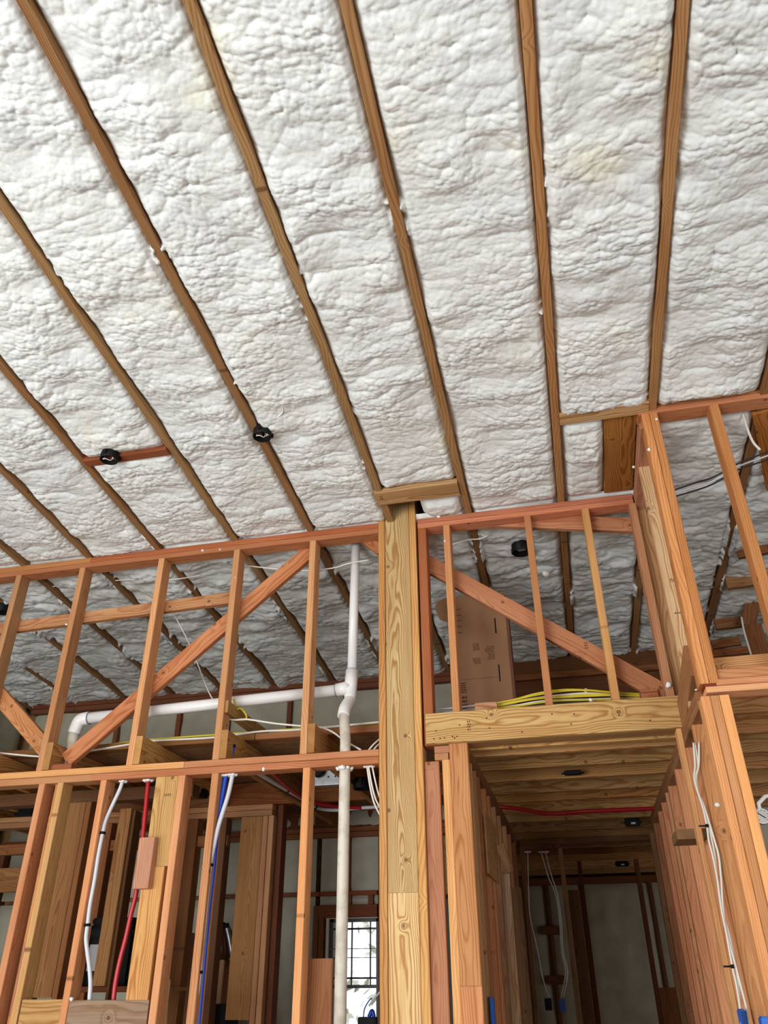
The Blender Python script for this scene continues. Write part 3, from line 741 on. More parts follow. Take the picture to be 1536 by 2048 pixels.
# nearer wide boards at the left, standing between the two walls
wq = empty('wall_closet', (-2.6, 4.25, 0)); tag(wq, kind='structure')
bx('wide_stud', wq, -2.810, -2.703, 4.20, 4.24, 1.439, 2.392, (150, 102, 56), 0.6)
bx('stud', wq, -2.701, -2.669, 4.20, 4.29, 0, 2.392, (140, 88, 48), 0.4)
bx('stud', wq, -2.867, -2.840, 4.20, 4.29, 0, 2.392, (150, 112, 66), 0.4)
bx('stud', wq, -2.483, -2.411, 4.20, 4.24, 1.488, 2.345, (166, 114, 62), 0.6)
bx('stud', wq, -2.410, -2.394, 4.22, 4.30, 0, 2.337, (120, 78, 44), 0.4)
bx('top_plate', wq, -4.4, -2.05, 4.20, 4.29, 2.392, 2.46, (120, 76, 44), 0.4)
bx('shelf_rail', wq, -2.668, -2.257, 4.245, 4.285, 1.460, 1.486, (120, 66, 34), 0.4)

# ------------------------------------------------------------------ things
VP = 3.872
def ring(name, p, d, r, mat, parent, w=0.006):
    p = Vector(p); d = Vector(d).normalized()
    return tube(name, [p - d * w / 2, p + d * w / 2], r, mat, parent, 16, False)
# white drain vent pipe
v0 = Vector((-1.036, 3.872, 3.702)); v1 = Vector((-1.048, 3.872, 2.913)); tj = Vector((-1.052, 3.872, 2.833)); tb = Vector((-1.057, 3.872, 2.785))
l0 = Vector((-1.062, 3.800, 2.680)); l1 = Vector((-1.045, 3.757, 2.405)); h0 = Vector((-1.096, 3.872, 2.823)); h1 = Vector((-2.590, 3.872, 2.774)); e1 = Vector((-2.648, 3.872, 2.714)); e2 = Vector((-2.641, 3.872, 2.571))
vp = empty('vent_pipe', tuple(tj)); tag(vp, 'white plastic vent pipe in the left framed wall, with a tee and sloping branch', 'pipe')
tube('upper_pipe', [v0 + Vector((0, 0, 0.04)), v1], 0.0255, PVC, vp, 20, False)
tee_ = tube('tee', [v1 + Vector((0, 0, 0.012)), tb], 0.034, PVC, vp, 20, False)
tube('tee_branch', [tj, h0 + (h1 - h0).normalized() * 0.035], 0.035, PVC, vp, 20, False)
tube('branch_pipe', [h0, h1], 0.030, PVC, vp, 20, False)
hd_ = (h1 - h0).normalized(); dd_ = (e2 - e1).normalized()
elb_ = tube('elbow', [h1 - hd_ * 0.02, h1, h1 + hd_ * 0.035 + Vector((0, 0, -0.008)), e1 - dd_ * 0.012 + Vector((0.008, 0, 0)), e1 + dd_ * 0.02], 0.036, PVC, vp, 20, True, 5)
tube('drop_pipe', [e1, Vector((e2.x, e2.y, 2.49))], 0.030, PVC_OLD, vp, 20, False)
ring('primer_ring', h1 - hd_ * 0.022, hd_, 0.0365, CLEAR_RING, elb_, 0.003)
ring('primer_ring', h0 + hd_ * 0.036, hd_, 0.0355, CLEAR_RING, vp, 0.003)
ring('primer_ring', v1 + Vector((0, 0, 0.013)), (0, 0, 1), 0.0345, CLEAR_RING, tee_, 0.003)
tube('offset_fitting', [tb + Vector((0, 0, 0.01)), tb + Vector((0, 0, -0.02)), (tb + l0) / 2, l0 + Vector((0, -0.01, 0.01)), l0 + Vector((0, -0.03, -0.03))], 0.031, PVC, vp, 20, True, 4)
tube('lower_pipe', [l0 + Vector((0, -0.02, 0.0)), (l1.x, 3.757, 2.52), (l1.x, 3.757, 0.06)], 0.0265, PVC_OLD, vp, 20, False)
for k in range(7):
    a = k * 0.9
    blob('sealant', (l1.x + 0.033 * math.cos(a), 3.757 + 0.030 * math.sin(a), 2.388), 0.010 + 0.004 * (k % 3), CAULK, vp, (1, 1, 0.8), k)

def tube_thing(name, label, cat, pts, r, mat, group=None, ties=(), clamp=BLACK, seg=10):
    o = tube(name, pts, r, mat, None, seg)
    tag(o, label, cat, group)
    P = [Vector(p) for p in pts]
    for k in ties:
        i = int(k); f = k - i
        p = P[i].lerp(P[min(i + 1, len(P) - 1)], f); d = (P[min(i + 1, len(P) - 1)] - P[i]).normalized()
        cl_ = tube('clamp', [p - d * 0.006, p + d * 0.006], r * 1.45, clamp, o, 12, False)
        tube('clamp_tail', [p, p + Vector((-0.03, -0.005, 0.0))], 0.003, clamp, cl_, 6, False)
    return o
def seal(o, p, r=0.014):
    for k in range(5):
        a = k * 1.3
        blob('sealant', (p[0] + r * math.cos(a), p[1] + r * math.sin(a), min(p[2], 2.389)), r * 0.75, CAULK, o, (1, 1, 0.5), k)
t = tube_thing('water_tube', 'pale grey water tube curving down at the far left, left of the red tube', 'tube', [(-2.228, 3.757, 2.415), (-2.239, 3.757, 2.353), (-2.268, 3.757, 2.272), (-2.285, 3.750, 2.204), (-2.284, 3.740, 2.146), (-2.285, 3.735, 2.044), (-2.283, 3.735, 1.928), (-2.285, 3.735, 1.822), (-2.280, 3.735, 1.735), (-2.276, 3.735, 1.680), (-2.260, 3.740, 1.623), (-2.242, 3.750, 1.559), (-2.228, 3.757, 1.494), (-2.221, 3.757, 1.438), (-2.201, 3.757, 1.304)], 0.0098, GREY, ties=(4.05, 8.0))
seal(t, (-2.227, 3.757, 2.410))
t = tube_thing('water_tube', 'red water tube running down behind the wide flat board', 'tube', [(-2.094, 3.770, 2.418), (-2.089, 3.770, 2.316), (-2.081, 3.770, 2.168), (-2.077, 3.770, 2.082), (-2.072, 3.770, 1.878), (-2.083, 3.770, 1.780), (-2.092, 3.770, 1.682), (-2.104, 3.770, 1.599), (-2.111, 3.770, 1.514), (-2.109, 3.770, 1.437), (-2.101, 3.770, 1.304)], 0.0112, RED)
seal(t, (-2.092, 3.770, 2.405), 0.018)
t = tube_thing('water_tube', 'blue water tube running down beside the grey one, in the middle stud bay', 'tube', [(-1.665, 3.765, 2.410), (-1.675, 3.765, 2.297), (-1.683, 3.765, 2.201), (-1.686, 3.765, 2.112), (-1.687, 3.765, 2.027), (-1.687, 3.765, 1.944), (-1.689, 3.765, 1.850), (-1.690, 3.765, 1.771), (-1.689, 3.765, 1.660), (-1.688, 3.765, 1.552), (-1.687, 3.765, 1.449), (-1.686, 3.765, 1.306)], 0.0122, BLUE)
tube('upper_end', [(-1.667, 3.800, 2.470), (-1.658, 3.800, 2.540)], 0.011, BLUE, t, 12, False)
tube('end_cap', [(-1.657, 3.800, 2.538), (-1.656, 3.800, 2.553)], 0.012, BLACK, t, 12, False)
seal(t, (-1.665, 3.765, 2.405), 0.018)
t = tube_thing('water_tube', 'pale grey water tube crossing in front of the blue one', 'tube', [(-1.625, 3.755, 2.401), (-1.637, 3.750, 2.297), (-1.653, 3.745, 2.222), (-1.670, 3.742, 2.147), (-1.681, 3.740, 2.073), (-1.690, 3.738, 2.000), (-1.693, 3.738, 1.941), (-1.693, 3.738, 1.854), (-1.692, 3.738, 1.741), (-1.693, 3.738, 1.631), (-1.691, 3.738, 1.500), (-1.695, 3.738, 1.424), (-1.697, 3.738, 1.308)], 0.0108, GREY, ties=(5.4, 9.7))
seal(t, (-1.625, 3.755, 2.396), 0.016)

# pipes under the joists of the left room
t = tube_thing('water_pipe', 'white pipe clipped along a joist, curving right toward the post', 'pipe', [(-1.597, 3.940, 2.452), (-1.594, 4.198, 2.452), (-1.585, 4.458, 2.452), (-1.572, 4.719, 2.450), (-1.572, 4.964, 2.450), (-1.540, 5.077, 2.450), (-1.451, 5.118, 2.450), (-1.309, 5.085, 2.450), (-1.079, 5.078, 2.450)], 0.011, GREY, ties=(2.0, 4.0))
t = tube_thing('water_pipe', 'red pipe beneath the joists beyond the drain pipe', 'pipe', [(-1.525, 4.004, 2.462), (-1.551, 4.289, 2.455), (-1.567, 4.598, 2.450), (-1.544, 4.822, 2.450), (-1.471, 4.957, 2.450), (-1.367, 5.053, 2.450), (-1.096, 5.159, 2.450)], 0.011, RED)
g2 = 'red heating pipes under the hall joists'
for dy_, lb in ((0, 'red pipe under the hall joists, the nearer of the pair'), (0.035, 'red pipe under the hall joists, the further of the pair')):
    pts = [(-0.480, 5.247, 2.449), (-0.369, 5.311, 2.449), (-0.271, 5.425, 2.449), (-0.169, 5.561, 2.449), (-0.062, 5.589, 2.449), (0.103, 5.560, 2.449), (0.326, 5.565, 2.449), (0.561, 5.574, 2.449)]
    tube_thing('water_pipe', lb, 'pipe', [(p[0], p[1] + dy_, p[2]) for p in pts], 0.0105, RED)

# cables
def cable(label, pts, r=0.0045, mat=WHITEWIRE, group=None, **k):
    return tube_thing('electric_cable', label, 'cable', pts, r, mat, group, seg=8, **k)
cable('long white cable lying along the attic plank behind the left framed wall', [(-3.207, 3.890, 2.634), (-2.850, 3.890, 2.585), (-2.696, 3.900, 2.586), (-2.564, 3.930, 2.607), (-2.337, 3.930, 2.628), (-2.201, 3.930, 2.639), (-1.835, 3.930, 2.634), (-1.568, 3.930, 2.649), (-1.344, 3.930, 2.644), (-0.856, 3.930, 2.655)], 0.0055)
cable('long yellow cable lying on the attic plank behind the white one', [(-3.277, 3.980, 2.646), (-2.935, 3.980, 2.648), (-2.759, 3.980, 2.642), (-2.175, 3.980, 2.661), (-1.688, 3.980, 2.662), (-1.361, 3.980, 2.664), (-0.867, 3.980, 2.659)], 0.0055, YELLOW)
cable('white cable sagging from the joist block, passing in front of the drain pipe', [(-1.738, 3.820, 2.700), (-1.669, 3.820, 2.687), (-1.599, 3.820, 2.685), (-1.452, 3.840, 2.659), (-1.306, 3.840, 2.636), (-1.210, 3.830, 2.621), (-1.135, 3.830, 2.591), (-1.068, 3.830, 2.541), (-0.976, 3.800, 2.483)], 0.005)
cable('short kinked yellow cable end hanging by the joist block', [(-1.695, 3.840, 2.808), (-1.684, 3.840, 2.780), (-1.675, 3.840, 2.752), (-1.655, 3.840, 2.753), (-1.637, 3.840, 2.741), (-1.614, 3.840, 2.707), (-1.627, 3.840, 2.689), (-1.667, 3.840, 2.692)], 0.0045, YELLOW)
cable('thin white cable hanging diagonally between the studs, left of the brace', [(-2.312, 4.100, 3.556), (-2.279, 4.100, 3.494), (-2.163, 4.100, 3.310), (-2.074, 4.100, 3.149), (-2.002, 4.100, 3.007), (-1.962, 4.100, 2.935), (-1.911, 4.100, 2.863)], 0.0042)
cable('thin white cable strung below the foam above the ledger board', [(-3.230, 4.000, 3.702), (-2.997, 4.000, 3.712), (-2.728, 4.000, 3.706), (-2.467, 4.000, 3.687), (-2.255, 4.000, 3.663), (-2.060, 3.980, 3.658)], 0.004)
cable('thin white cable looping across the upright drain pipe near the top plate', [(-1.745, 3.843, 3.625), (-1.627, 3.843, 3.598), (-1.498, 3.843, 3.569), (-1.362, 3.843, 3.543), (-1.234, 3.843, 3.535), (-1.148, 3.843, 3.537), (-1.067, 3.840, 3.552), (-0.950, 3.843, 3.562)], 0.004)
cable('thin white cable under the foam, right of the post', [(-0.500, 3.950, 3.655), (-0.392, 3.950, 3.678), (-0.314, 3.950, 3.677), (-0.231, 3.950, 3.706), (-0.130, 3.950, 3.719)], 0.004)
gW = 'three white cables coming down beside the post'
for k, pts in enumerate(([(-0.937, 3.757, 2.408), (-0.919, 3.757, 2.299), (-0.900, 3.760, 2.224), (-0.868, 3.765, 2.159)], [(-0.928, 3.750, 2.406), (-0.912, 3.757, 2.313), (-0.893, 3.760, 2.242), (-0.863, 3.765, 2.185)], [(-0.912, 3.757, 2.409), (-0.895, 3.757, 2.330), (-0.876, 3.760, 2.257), (-0.855, 3.765, 2.216)])):
    o = cable(['white cable beside the post, leftmost of three coming through the plate', 'white cable beside the post, middle of three coming through the plate', 'white cable beside the post, rightmost of three coming through the plate'][k], pts, 0.0042, group=gW)
    if k != 1: seal(o, pts[0], 0.010)
for k, pts in enumerate(([(-0.930, 3.757, 2.465), (-0.903, 3.770, 2.500), (-0.869, 3.800, 2.540)], [(-0.904, 3.757, 2.466), (-0.887, 3.770, 2.490), (-0.864, 3.800, 2.520)])):
    cable(['white cable rising from the mid plate to the post, upper of two', 'white cable rising from the mid plate to the post, lower of two'][k], pts, 0.004)
# bundle on the header
for k in range(7):
    f = (k - 3) * 0.006
    yy_ = 3.845 + 0.012 * math.sin(k * 2.1)
    pts = [(-0.315, 3.840, 2.667), (-0.203, 3.840, 2.679), (-0.091, 3.840, 2.691), (0.030, 3.840, 2.694), (0.149, 3.840, 2.690), (0.277, 3.840, 2.677), (0.414, 3.840, 2.662)]
    pts = [(p[0], yy_ + 0.01 * math.sin(i * 1.7 + k), p[2] + f * (0.5 + math.sin(math.pi * i / 6)) ) for i, p in enumerate(pts)]
    o = cable('%s cable in the bundle lying over the hall header' % ('white' if k in (1, 4) else 'yellow'), pts, 0.0045, WHITEWIRE if k in (1, 4) else YELLOW, 'white cables bundled over the header' if k in (1, 4) else 'yellow cables bundled over the header')
for k in range(2):
    pts = [(-0.609, 3.840, 2.671), (-0.515, 3.840, 2.672), (-0.401, 3.840, 2.676), (-0.302, 3.840, 2.674)]
    cable(['pale cable left of the bundle, running to the post, upper one', 'pale cable left of the bundle, running to the post, lower one'][k], [(p[0], p[1] + 0.02 * k, p[2] - 0.012 * k) for p in pts], 0.0045, GREY)
sb = bx('spacer_block', None, -0.395, -0.288, 3.775, 3.80, 2.607, 2.670, (206, 152, 110), 0.9); tag(sb, 'small light wooden block on the header, left end of the cable bundle', 'block')
sb = bx('spacer_block', None, 0.389, 0.468, 3.775, 3.83, 2.607, 2.674, (176, 104, 66), 0.9); tag(sb, 'small reddish wooden block on the header, right end of the cable bundle', 'block')
# cables on the hall right wall
p1_ = [(0.517, 3.375, 2.317), (0.506, 3.375, 2.231), (0.493, 3.375, 2.180), (0.496, 3.375, 2.121), (0.502, 3.375, 2.074), (0.503, 3.375, 2.002), (0.499, 3.375, 1.948), (0.502, 3.375, 1.896), (0.501, 3.375, 1.820), (0.494, 3.375, 1.716), (0.494, 3.375, 1.641), (0.491, 3.375, 1.537), (0.492, 3.375, 1.478), (0.488, 3.375, 1.405), (0.480, 3.375, 1.350)]
cable('white cable stapled down the right side of the hall opening, leftmost of three', p1_, 0.004, ties=(5.0, 11.0))
cable('white cable down the right side of the hall opening, middle of three', [(p[0] + 0.006 + 0.006 * math.sin(i * 1.3), p[1] + 0.006, p[2]) for i, p in enumerate(p1_)], 0.004)
cable('white cable down the right side of the hall opening, rightmost of three', [(p[0] + 0.012 + 0.010 * math.sin(i * 0.9 + 2) * (0 if i in (5, 11) else 1), p[1] + 0.002, p[2]) for i, p in enumerate(p1_)], 0.004)
bxs = solid('electrical_box', None, 0.480, 0.501, 3.345, 3.41, 1.30, 1.411, BLUEBOX, 0.004); tag(bxs, 'blue electrical box at the foot of the white cables, right of the hall', 'box')
solid('box_opening', bxs, 0.483, 0.497, 3.343, 3.346, 1.31, 1.405, simple('deep_blue', (16, 60, 120), 0.6))
bxs = solid('electrical_box', None, 0.490, 0.503 + 0.02, 3.02, 3.069, 1.30, 1.400, BLUEBOX, 0.004); tag(bxs, 'blue electrical box on the bright studs in the bottom right corner', 'box')
solid('box_flange', bxs, 0.490, 0.503 + 0.02, 3.016, 3.021, 1.295, 1.396, BLUEBOX)
cable('pale cable hugging the double stud of the near right wall', [(0.636, 3.190, 3.815), (0.627, 3.190, 3.701), (0.616, 3.190, 3.604), (0.614, 3.190, 3.493), (0.616, 3.190, 3.365), (0.625, 3.190, 3.200), (0.624, 3.190, 3.056), (0.620, 3.190, 2.926), (0.611, 3.190, 2.810), (0.597, 3.190, 2.721)], 0.0038)
for k in range(3):
    pts = [(0.628, 3.300, 3.453), (0.750, 3.300, 3.482), (0.839, 3.300, 3.507), (0.953, 3.300, 3.560), (1.084, 3.300, 3.598), (1.249, 3.300, 3.648)]
    cable(['dark cable crossing the right attic, topmost of three', 'grey cable crossing the right attic, middle of three', 'dark cable crossing the right attic, lowest of three'][k], [(p[0], p[1] + 0.01 * k, p[2] - k * 0.012 + 0.003 * math.sin(i * 2 + k)) for i, p in enumerate(pts)], 0.0042, GREY if k == 1 else DARKWIRE)
cable('white cable looping under the ceiling board at the top right', [(1.012, 3.200, 3.791), (1.010, 3.200, 3.703), (1.016, 3.200, 3.610), (1.036, 3.200, 3.556)], 0.006)
cable('pale cable dangling among the studs of the right attic', [(1.187, 4.900, 3.436), (1.181, 4.900, 3.343), (1.184, 4.900, 3.232), (1.188, 4.900, 3.129)], 0.006)
# hall-end cables
for k, (lb, pts) in enumerate((('white cable dropping from the left header at the hall end', [(-0.366, 6.700, 2.361), (-0.383, 6.650, 2.085), (-0.389, 6.650, 1.912), (-0.358, 6.650, 1.689), (-0.338, 6.650, 1.503), (-0.308, 6.650, 1.390)]),
     ('white cable at the hall end, left one of the pair dropping to the blue box', [(-0.262, 6.700, 2.357), (-0.226, 6.650, 2.180), (-0.185, 6.650, 2.049), (-0.176, 6.650, 1.878), (-0.186, 6.650, 1.678), (-0.174, 6.650, 1.546), (-0.224, 6.650, 1.393)]),
     ('white cable at the hall end, right one of the pair dropping to the blue box', [(-0.228, 6.700, 2.356), (-0.205, 6.650, 2.204), (-0.171, 6.650, 2.048), (-0.165, 6.650, 1.878), (-0.175, 6.650, 1.677), (-0.159, 6.650, 1.546), (-0.207, 6.650, 1.393)]))):
    o = cable(lb, pts, 0.005); seal(o, pts[0], 0.016)
b_ = solid('electrical_box', None, -0.240, -0.198, 6.62, 6.68, 1.309, 1.384, BLUEBOX, 0.004); tag(b_, 'blue electrical box at the hall end under two white cables', 'box')
solid('box_flange', b_, -0.240 + .004, -0.198 - .004, 6.614, 6.622, 1.315, 1.378, BLUEBOX)
b_ = solid('electrical_box', None, -0.341, -0.292, 6.62, 6.68, 1.315, 1.390, simple('navy_plastic', (18, 24, 44), 0.5), 0.004); tag(b_, 'dark electrical box at the hall end, left of the blue box', 'box')
solid('box_flange', b_, -0.341 + .004, -0.292 - .004, 6.614, 6.622, 1.321, 1.384, BLACK)
bxs = solid('electrical_box', None, -0.436, -0.424, (-0.608, 4.000, 1.339)[1] * 0 + 3.95, 4.0, 1.2, 1.44, BLUEBOX, 0.003); tag(bxs, 'slim blue electrical box on the left side of the hall, just behind the jamb', 'box')
solid('box_flange', bxs, -0.424, -0.420, 3.955, 3.995, 1.2, 1.43, BLUEBOX)

# recessed light cans
def light_can(label, c, r=0.05, h=0.10, wires=True):
    o = empty('recessed_light_can', c); tag(o, label, 'light')
    cx, cy, cz = c
    n = 28; vs = []; fs = []
    prof = [(r * 0.75, cz - 0.0 + h), (r, cz + h * 0.8), (r, cz), (r * 0.93, cz - 0.002), (r * 0.90, cz + h * 0.55), (0.0, cz + h * 0.55)]
    for (rr, zz) in prof:
        for k in range(n):
            a = 2 * math.pi * k / n; vs.append((cx + max(rr, 1e-4) * math.cos(a), cy + max(rr, 1e-4) * math.sin(a), zz))
    for i in range(len(prof) - 1):
        for k in range(n):
            k2 = (k + 1) % n; fs.append((i * n + k, i * n + k2, (i + 1) * n + k2, (i + 1) * n + k))
    hs_ = mesh_obj('housing', vs, fs, BLACK, o, True)
    for k in range(3):
        a = 0.6 + k * 2.1
        x_, y_ = cx + (r + 0.004) * math.cos(a), cy + (r + 0.004) * math.sin(a)
        solid('mounting_tab', o, x_ - 0.006, x_ + 0.006, y_ - 0.006, y_ + 0.006, cz + 0.01, cz + 0.05, BLACK, 0) if hs_ is None else solid('mounting_tab', hs_, x_ - 0.006, x_ + 0.006, y_ - 0.006, y_ + 0.006, cz + 0.01, cz + 0.05, BLACK)
    if wires:
        tube('lead_wire', [(cx - 0.022, cy - 0.005, cz + 0.02), (cx - 0.02, cy - 0.02, cz - 0.003), (cx - 0.002, cy - 0.022, cz - 0.006), (cx + 0.012, cy - 0.002, cz - 0.004), (cx + 0.016, cy + 0.008, cz + 0.03)], 0.0024, WHITEWIRE, o, 6)
        tube('lead_wire', [(cx + 0.016, cy + 0.01, cz + 0.01), (cx + 0.03, cy - 0.012, cz - 0.004), (cx + 0.034, cy - 0.02, cz + 0.01)], 0.0024, WHITEWIRE, o, 6)
    return o
c_ = (-2.039, 2.824, 3.786); light_can('black light can with a white lead beside the short reddish ceiling block', (c_[0], c_[1], c_[2] - 0.046), 0.044)
c_ = (-1.233, 2.830, 3.786); light_can('black light can with a hooked white lead beside a rafter in the ceiling foam', (c_[0], c_[1], c_[2] - 0.036), 0.044)
c_ = (-0.097, 4.112, 3.687); light_can('black light can in the ceiling foam beyond the panel over the hall', (c_[0], c_[1], c_[2] - 0.045), 0.056, wires=False)
c_ = (-3.565, 4.146, 3.684); light_can('black light can in the ceiling foam at the far left edge', (c_[0], c_[1], c_[2] - 0.045), 0.05, wires=False)
# ridges of cable under the foam by the cans
for k, pts in enumerate(([(-1.195, 2.659, 3.799), (-1.124, 2.634, 3.801), (-1.086, 2.662, 3.799), (-1.095, 2.726, 3.794), (-1.162, 2.772, 3.790), (-1.206, 2.792, 3.789)], [(-2.167, 2.706, 3.796), (-2.119, 2.709, 3.795), (-2.094, 2.745, 3.793), (-2.080, 2.784, 3.790)], [(-1.992, 2.775, 3.790), (-1.949, 2.715, 3.795), (-1.877, 2.670, 3.798), (-1.868, 2.694, 3.796), (-1.894, 2.742, 3.793)])):
    cable(['foam-covered cable looping above the can by the middle rafter', 'foam-covered cable running left of the can on the block', 'foam-covered cable rising right of the can on the block'][k], [(p[0], p[1], p[2] + 0.002) for p in pts], 0.004, FOAM)

def joist_box(label, c, w=0.10, h=0.06, lab=True, parent=None):
    o = empty('junction_box', c); tag(o, label, 'box')
    x, y, z = c
    solid('body', o, x - w / 2, x + w / 2, y - 0.03, y + 0.03, z, z + h, BLACK, 0.006)
    for s_ in (-1, 1): solid('ear', o, x + s_ * w / 2 - 0.012, x + s_ * w / 2 + 0.012, y - 0.012, y + 0.012, z + h * 0.35, z + h * 0.5, BLACK)
    if lab: solid('label', o, x - 0.012, x + 0.018, y - 0.0325, y - 0.030, z + 0.008, z + 0.02, PAPER)
    return o
joist_box('flat black box on a hall joist, nearest the header', (0.038, 4.534, 2.466), 0.10, 0.018, False)
joist_box('black box with a small white label under the hall joists', (0.415, 6.054, 2.420), 0.10, 0.055)
joist_box('small black box under the furthest hall joists', (0.420, 8.391, 2.420), 0.12, 0.05)
joist_box('black box under the joists at the far left', (-3.480, 4.739, 2.440), 0.14, 0.05, False)
joist_box('black box with a white wire end above the blue tube', (-2.161, 4.496, 2.440), 0.12, 0.05)
light_can('black ribbed light can under the joists beside the three white cables', (-1.132, 4.436, 2.430), 0.05, 0.06, False)
# steel junction plate with duct
o = empty('fan_box', (0, 0, 0)); tag(o, 'galvanised fan box with a black duct collar under the joists, left of the drain pipe', 'fan box')
fx0, fx1, fz0, fz1 = -1.380, -1.218, 2.457, 2.541
o.location = (fx0, 4.3, fz1)
hs = solid('housing', o, fx0, fx1, 4.30, 4.46, fz0, fz1 + 0.03, STEEL, 0.003)
solid('lower_flange', o, fx0 + 0.02, fx1 + 0.03, 4.27, 4.30, fz0 - 0.03, fz0 + 0.006, STEEL, 0.002)
tube('duct_collar', [(fx0 + 0.035, 4.25, (fz0 + fz1) / 2 + 0.01), (fx0 + 0.035, 4.31, (fz0 + fz1) / 2 + 0.01)], 0.036, BLACK, o, 20, False)
for k in range(4): tube('screw_hole', [(fx0 + 0.09 + k * 0.02, 4.2985, fz0 + 0.02 + 0.03 * (k % 2)), (fx0 + 0.09 + k * 0.02, 4.301, fz0 + 0.02 + 0.03 * (k % 2))], 0.005, BLACK, hs, 8, False)

# tall carton standing in the attic
bX0, bX1, bY, bZ1 = -0.579, -0.233, 4.30, 3.493
cb = empty('cardboard_box', ((bX0 + bX1) / 2, bY + 0.08, 2.623)); tag(cb, 'tall brown cardboard box with printed lines, standing in the attic behind the hall header', 'box')
solid('carton', cb, bX0, bX1, bY, bY + 0.16, 2.623, bZ1, CARD, 0.004)
mesh_obj('flap', [(bX0, bY, bZ1), (bX0, bY, bZ1 - 0.16), (bX0 - 0.05, bY + 0.02, bZ1 - 0.13), (bX0 - 0.075, bY + 0.03, bZ1 - 0.06), (bX0 - 0.07, bY + 0.03, bZ1 - 0.01),
                  (bX0, bY + 0.005, bZ1), (bX0, bY + 0.005, bZ1 - 0.16), (bX0 - 0.05, bY + 0.025, bZ1 - 0.13), (bX0 - 0.075, bY + 0.035, bZ1 - 0.06), (bX0 - 0.07, bY + 0.035, bZ1 - 0.01)],
         [(0, 1, 2, 3, 4), (9, 8, 7, 6, 5), (0, 4, 9, 5), (4, 3, 8, 9), (3, 2, 7, 8), (2, 1, 6, 7)], CARD, cb)
def bars(name, parent, rects, y, mat):
    vs, fs = [], []
    for (a0, a1, b0, b1) in rects:
        i = len(vs); vs += [(a0, y, b0), (a1, y, b0), (a1, y, b1), (a0, y, b1)]; fs.append((i, i + 1, i + 2, i + 3))
    return mesh_obj(name, vs, fs, mat, parent)
BW = bX1 - bX0; BH = bZ1 - 2.623
def tb_(u0, u1, v0, v1): return (bX0 + u0 * BW, bX0 + u1 * BW, bZ1 - v1, bZ1 - v0)
rr_ = random.Random(3)
def block_text(u0, u1, v0, n, dv, th, jit=0.3, right=True):
    out = []
    for k in range(n):
        w_ = (u1 - u0) * rr_.uniform(1 - jit, 1)
        a, b = (u1 - w_, u1) if right else (u0, u0 + w_)
        u = a
        while u < b - 0.005:
            l = min(rr_.uniform(0.02, 0.06), b - u); out.append(tb_(u, u + l, v0 + k * dv, v0 + k * dv + th)); u += l + 0.008
    return out
rects = [tb_(0.10, 0.24, v, v + 0.004) for v in (0.085, 0.122, 0.158, 0.195, 0.235)]
bars('printed_lines', cb, rects, bY - 0.001, INK)
bars('printed_text', cb, block_text(0.38, 0.52, 0.31, 6, 0.008, 0.004) + block_text(0.38, 0.52, 0.40, 5, 0.008, 0.004) + block_text(0.60, 0.76, 0.335, 7, 0.007, 0.003) + block_text(0.62, 0.76, 0.385, 5, 0.007, 0.003), bY - 0.001, INK)
bars('printed_text', cb, block_text(0.16, 0.26, 0.54, 5, 0.013, 0.007, 0.15, False) + block_text(0.17, 0.27, 0.62, 5, 0.022, 0.012, 0.2, False), bY - 0.001, INK)
solid('tape_seam', cb, bX0 + 0.16 * BW, bX1 - 0.2 * BW, bY - 0.0012, bY, bZ1 - 0.523, bZ1 - 0.521, CARDDARK)
solid('handle_slot', cb, bX0 + 0.80 * BW, bX0 + 0.82 * BW, bY - 0.0015, bY, bZ1 - 0.26, bZ1 - 0.165, BLACK)
solid('handle_slot', cb, bX0 + 0.80 * BW, bX0 + 0.82 * BW, bY - 0.0015, bY, bZ1 - 0.55, bZ1 - 0.45, BLACK)
solid('shaded_side_strip', cb, bX1, bX1 + 0.012, bY + 0.01, bY + 0.17, 2.623, bZ1 - 0.02, CARDDARK)  # right side of the carton, its shade put into the darker cardboard colour

# plywood offcut leaning behind the studs
pl = bx('plywood_panel', None, -1.239, -1.100, 3.82, 3.835, 0.9, 1.588, (166, 110, 66), 0.35); tag(pl, 'reddish brown plywood panel standing left of the drain pipe, in front of the window', 'panel')
# black bin on the closet shelf
bn = empty('storage_bin', (-2.514, 4.420, 1.458)); tag(bn, 'black plastic bin with a white paper label, behind the left studs', 'bin')
bx0, bx1, bz1, bz0 = -2.707, -2.401, 1.776, 1.481
solid('body', bn, bx0, bx1, 4.40, 4.75, bz0, bz1, BLACK, 0.012)
solid('rim', bn, bx0 - 0.05, bx1 + 0.012, 4.375, 4.77, bz1 - 0.06, bz1 - 0.02, BLACK, 0.008)
solid('lid', bn, bx0 + 0.05, bx1 - 0.01, 4.39, 4.76, bz1, bz1 + 0.035, BLACK, 0.008)
solid('label', bn, -2.648, -2.570, 4.397, 4.3995, 1.557, 1.682, PAPER)
bars('label_print', bn, [(-2.641, -2.590, 1.656 - 0.012 * k - 0.004, 1.656 - 0.012 * k) for k in range(4)], 4.396, GREY)
solid('shelf_board', wq, -2.668, -2.235, 4.29, 4.8, bz0 - 0.02, bz0 - 0.002, OSB)
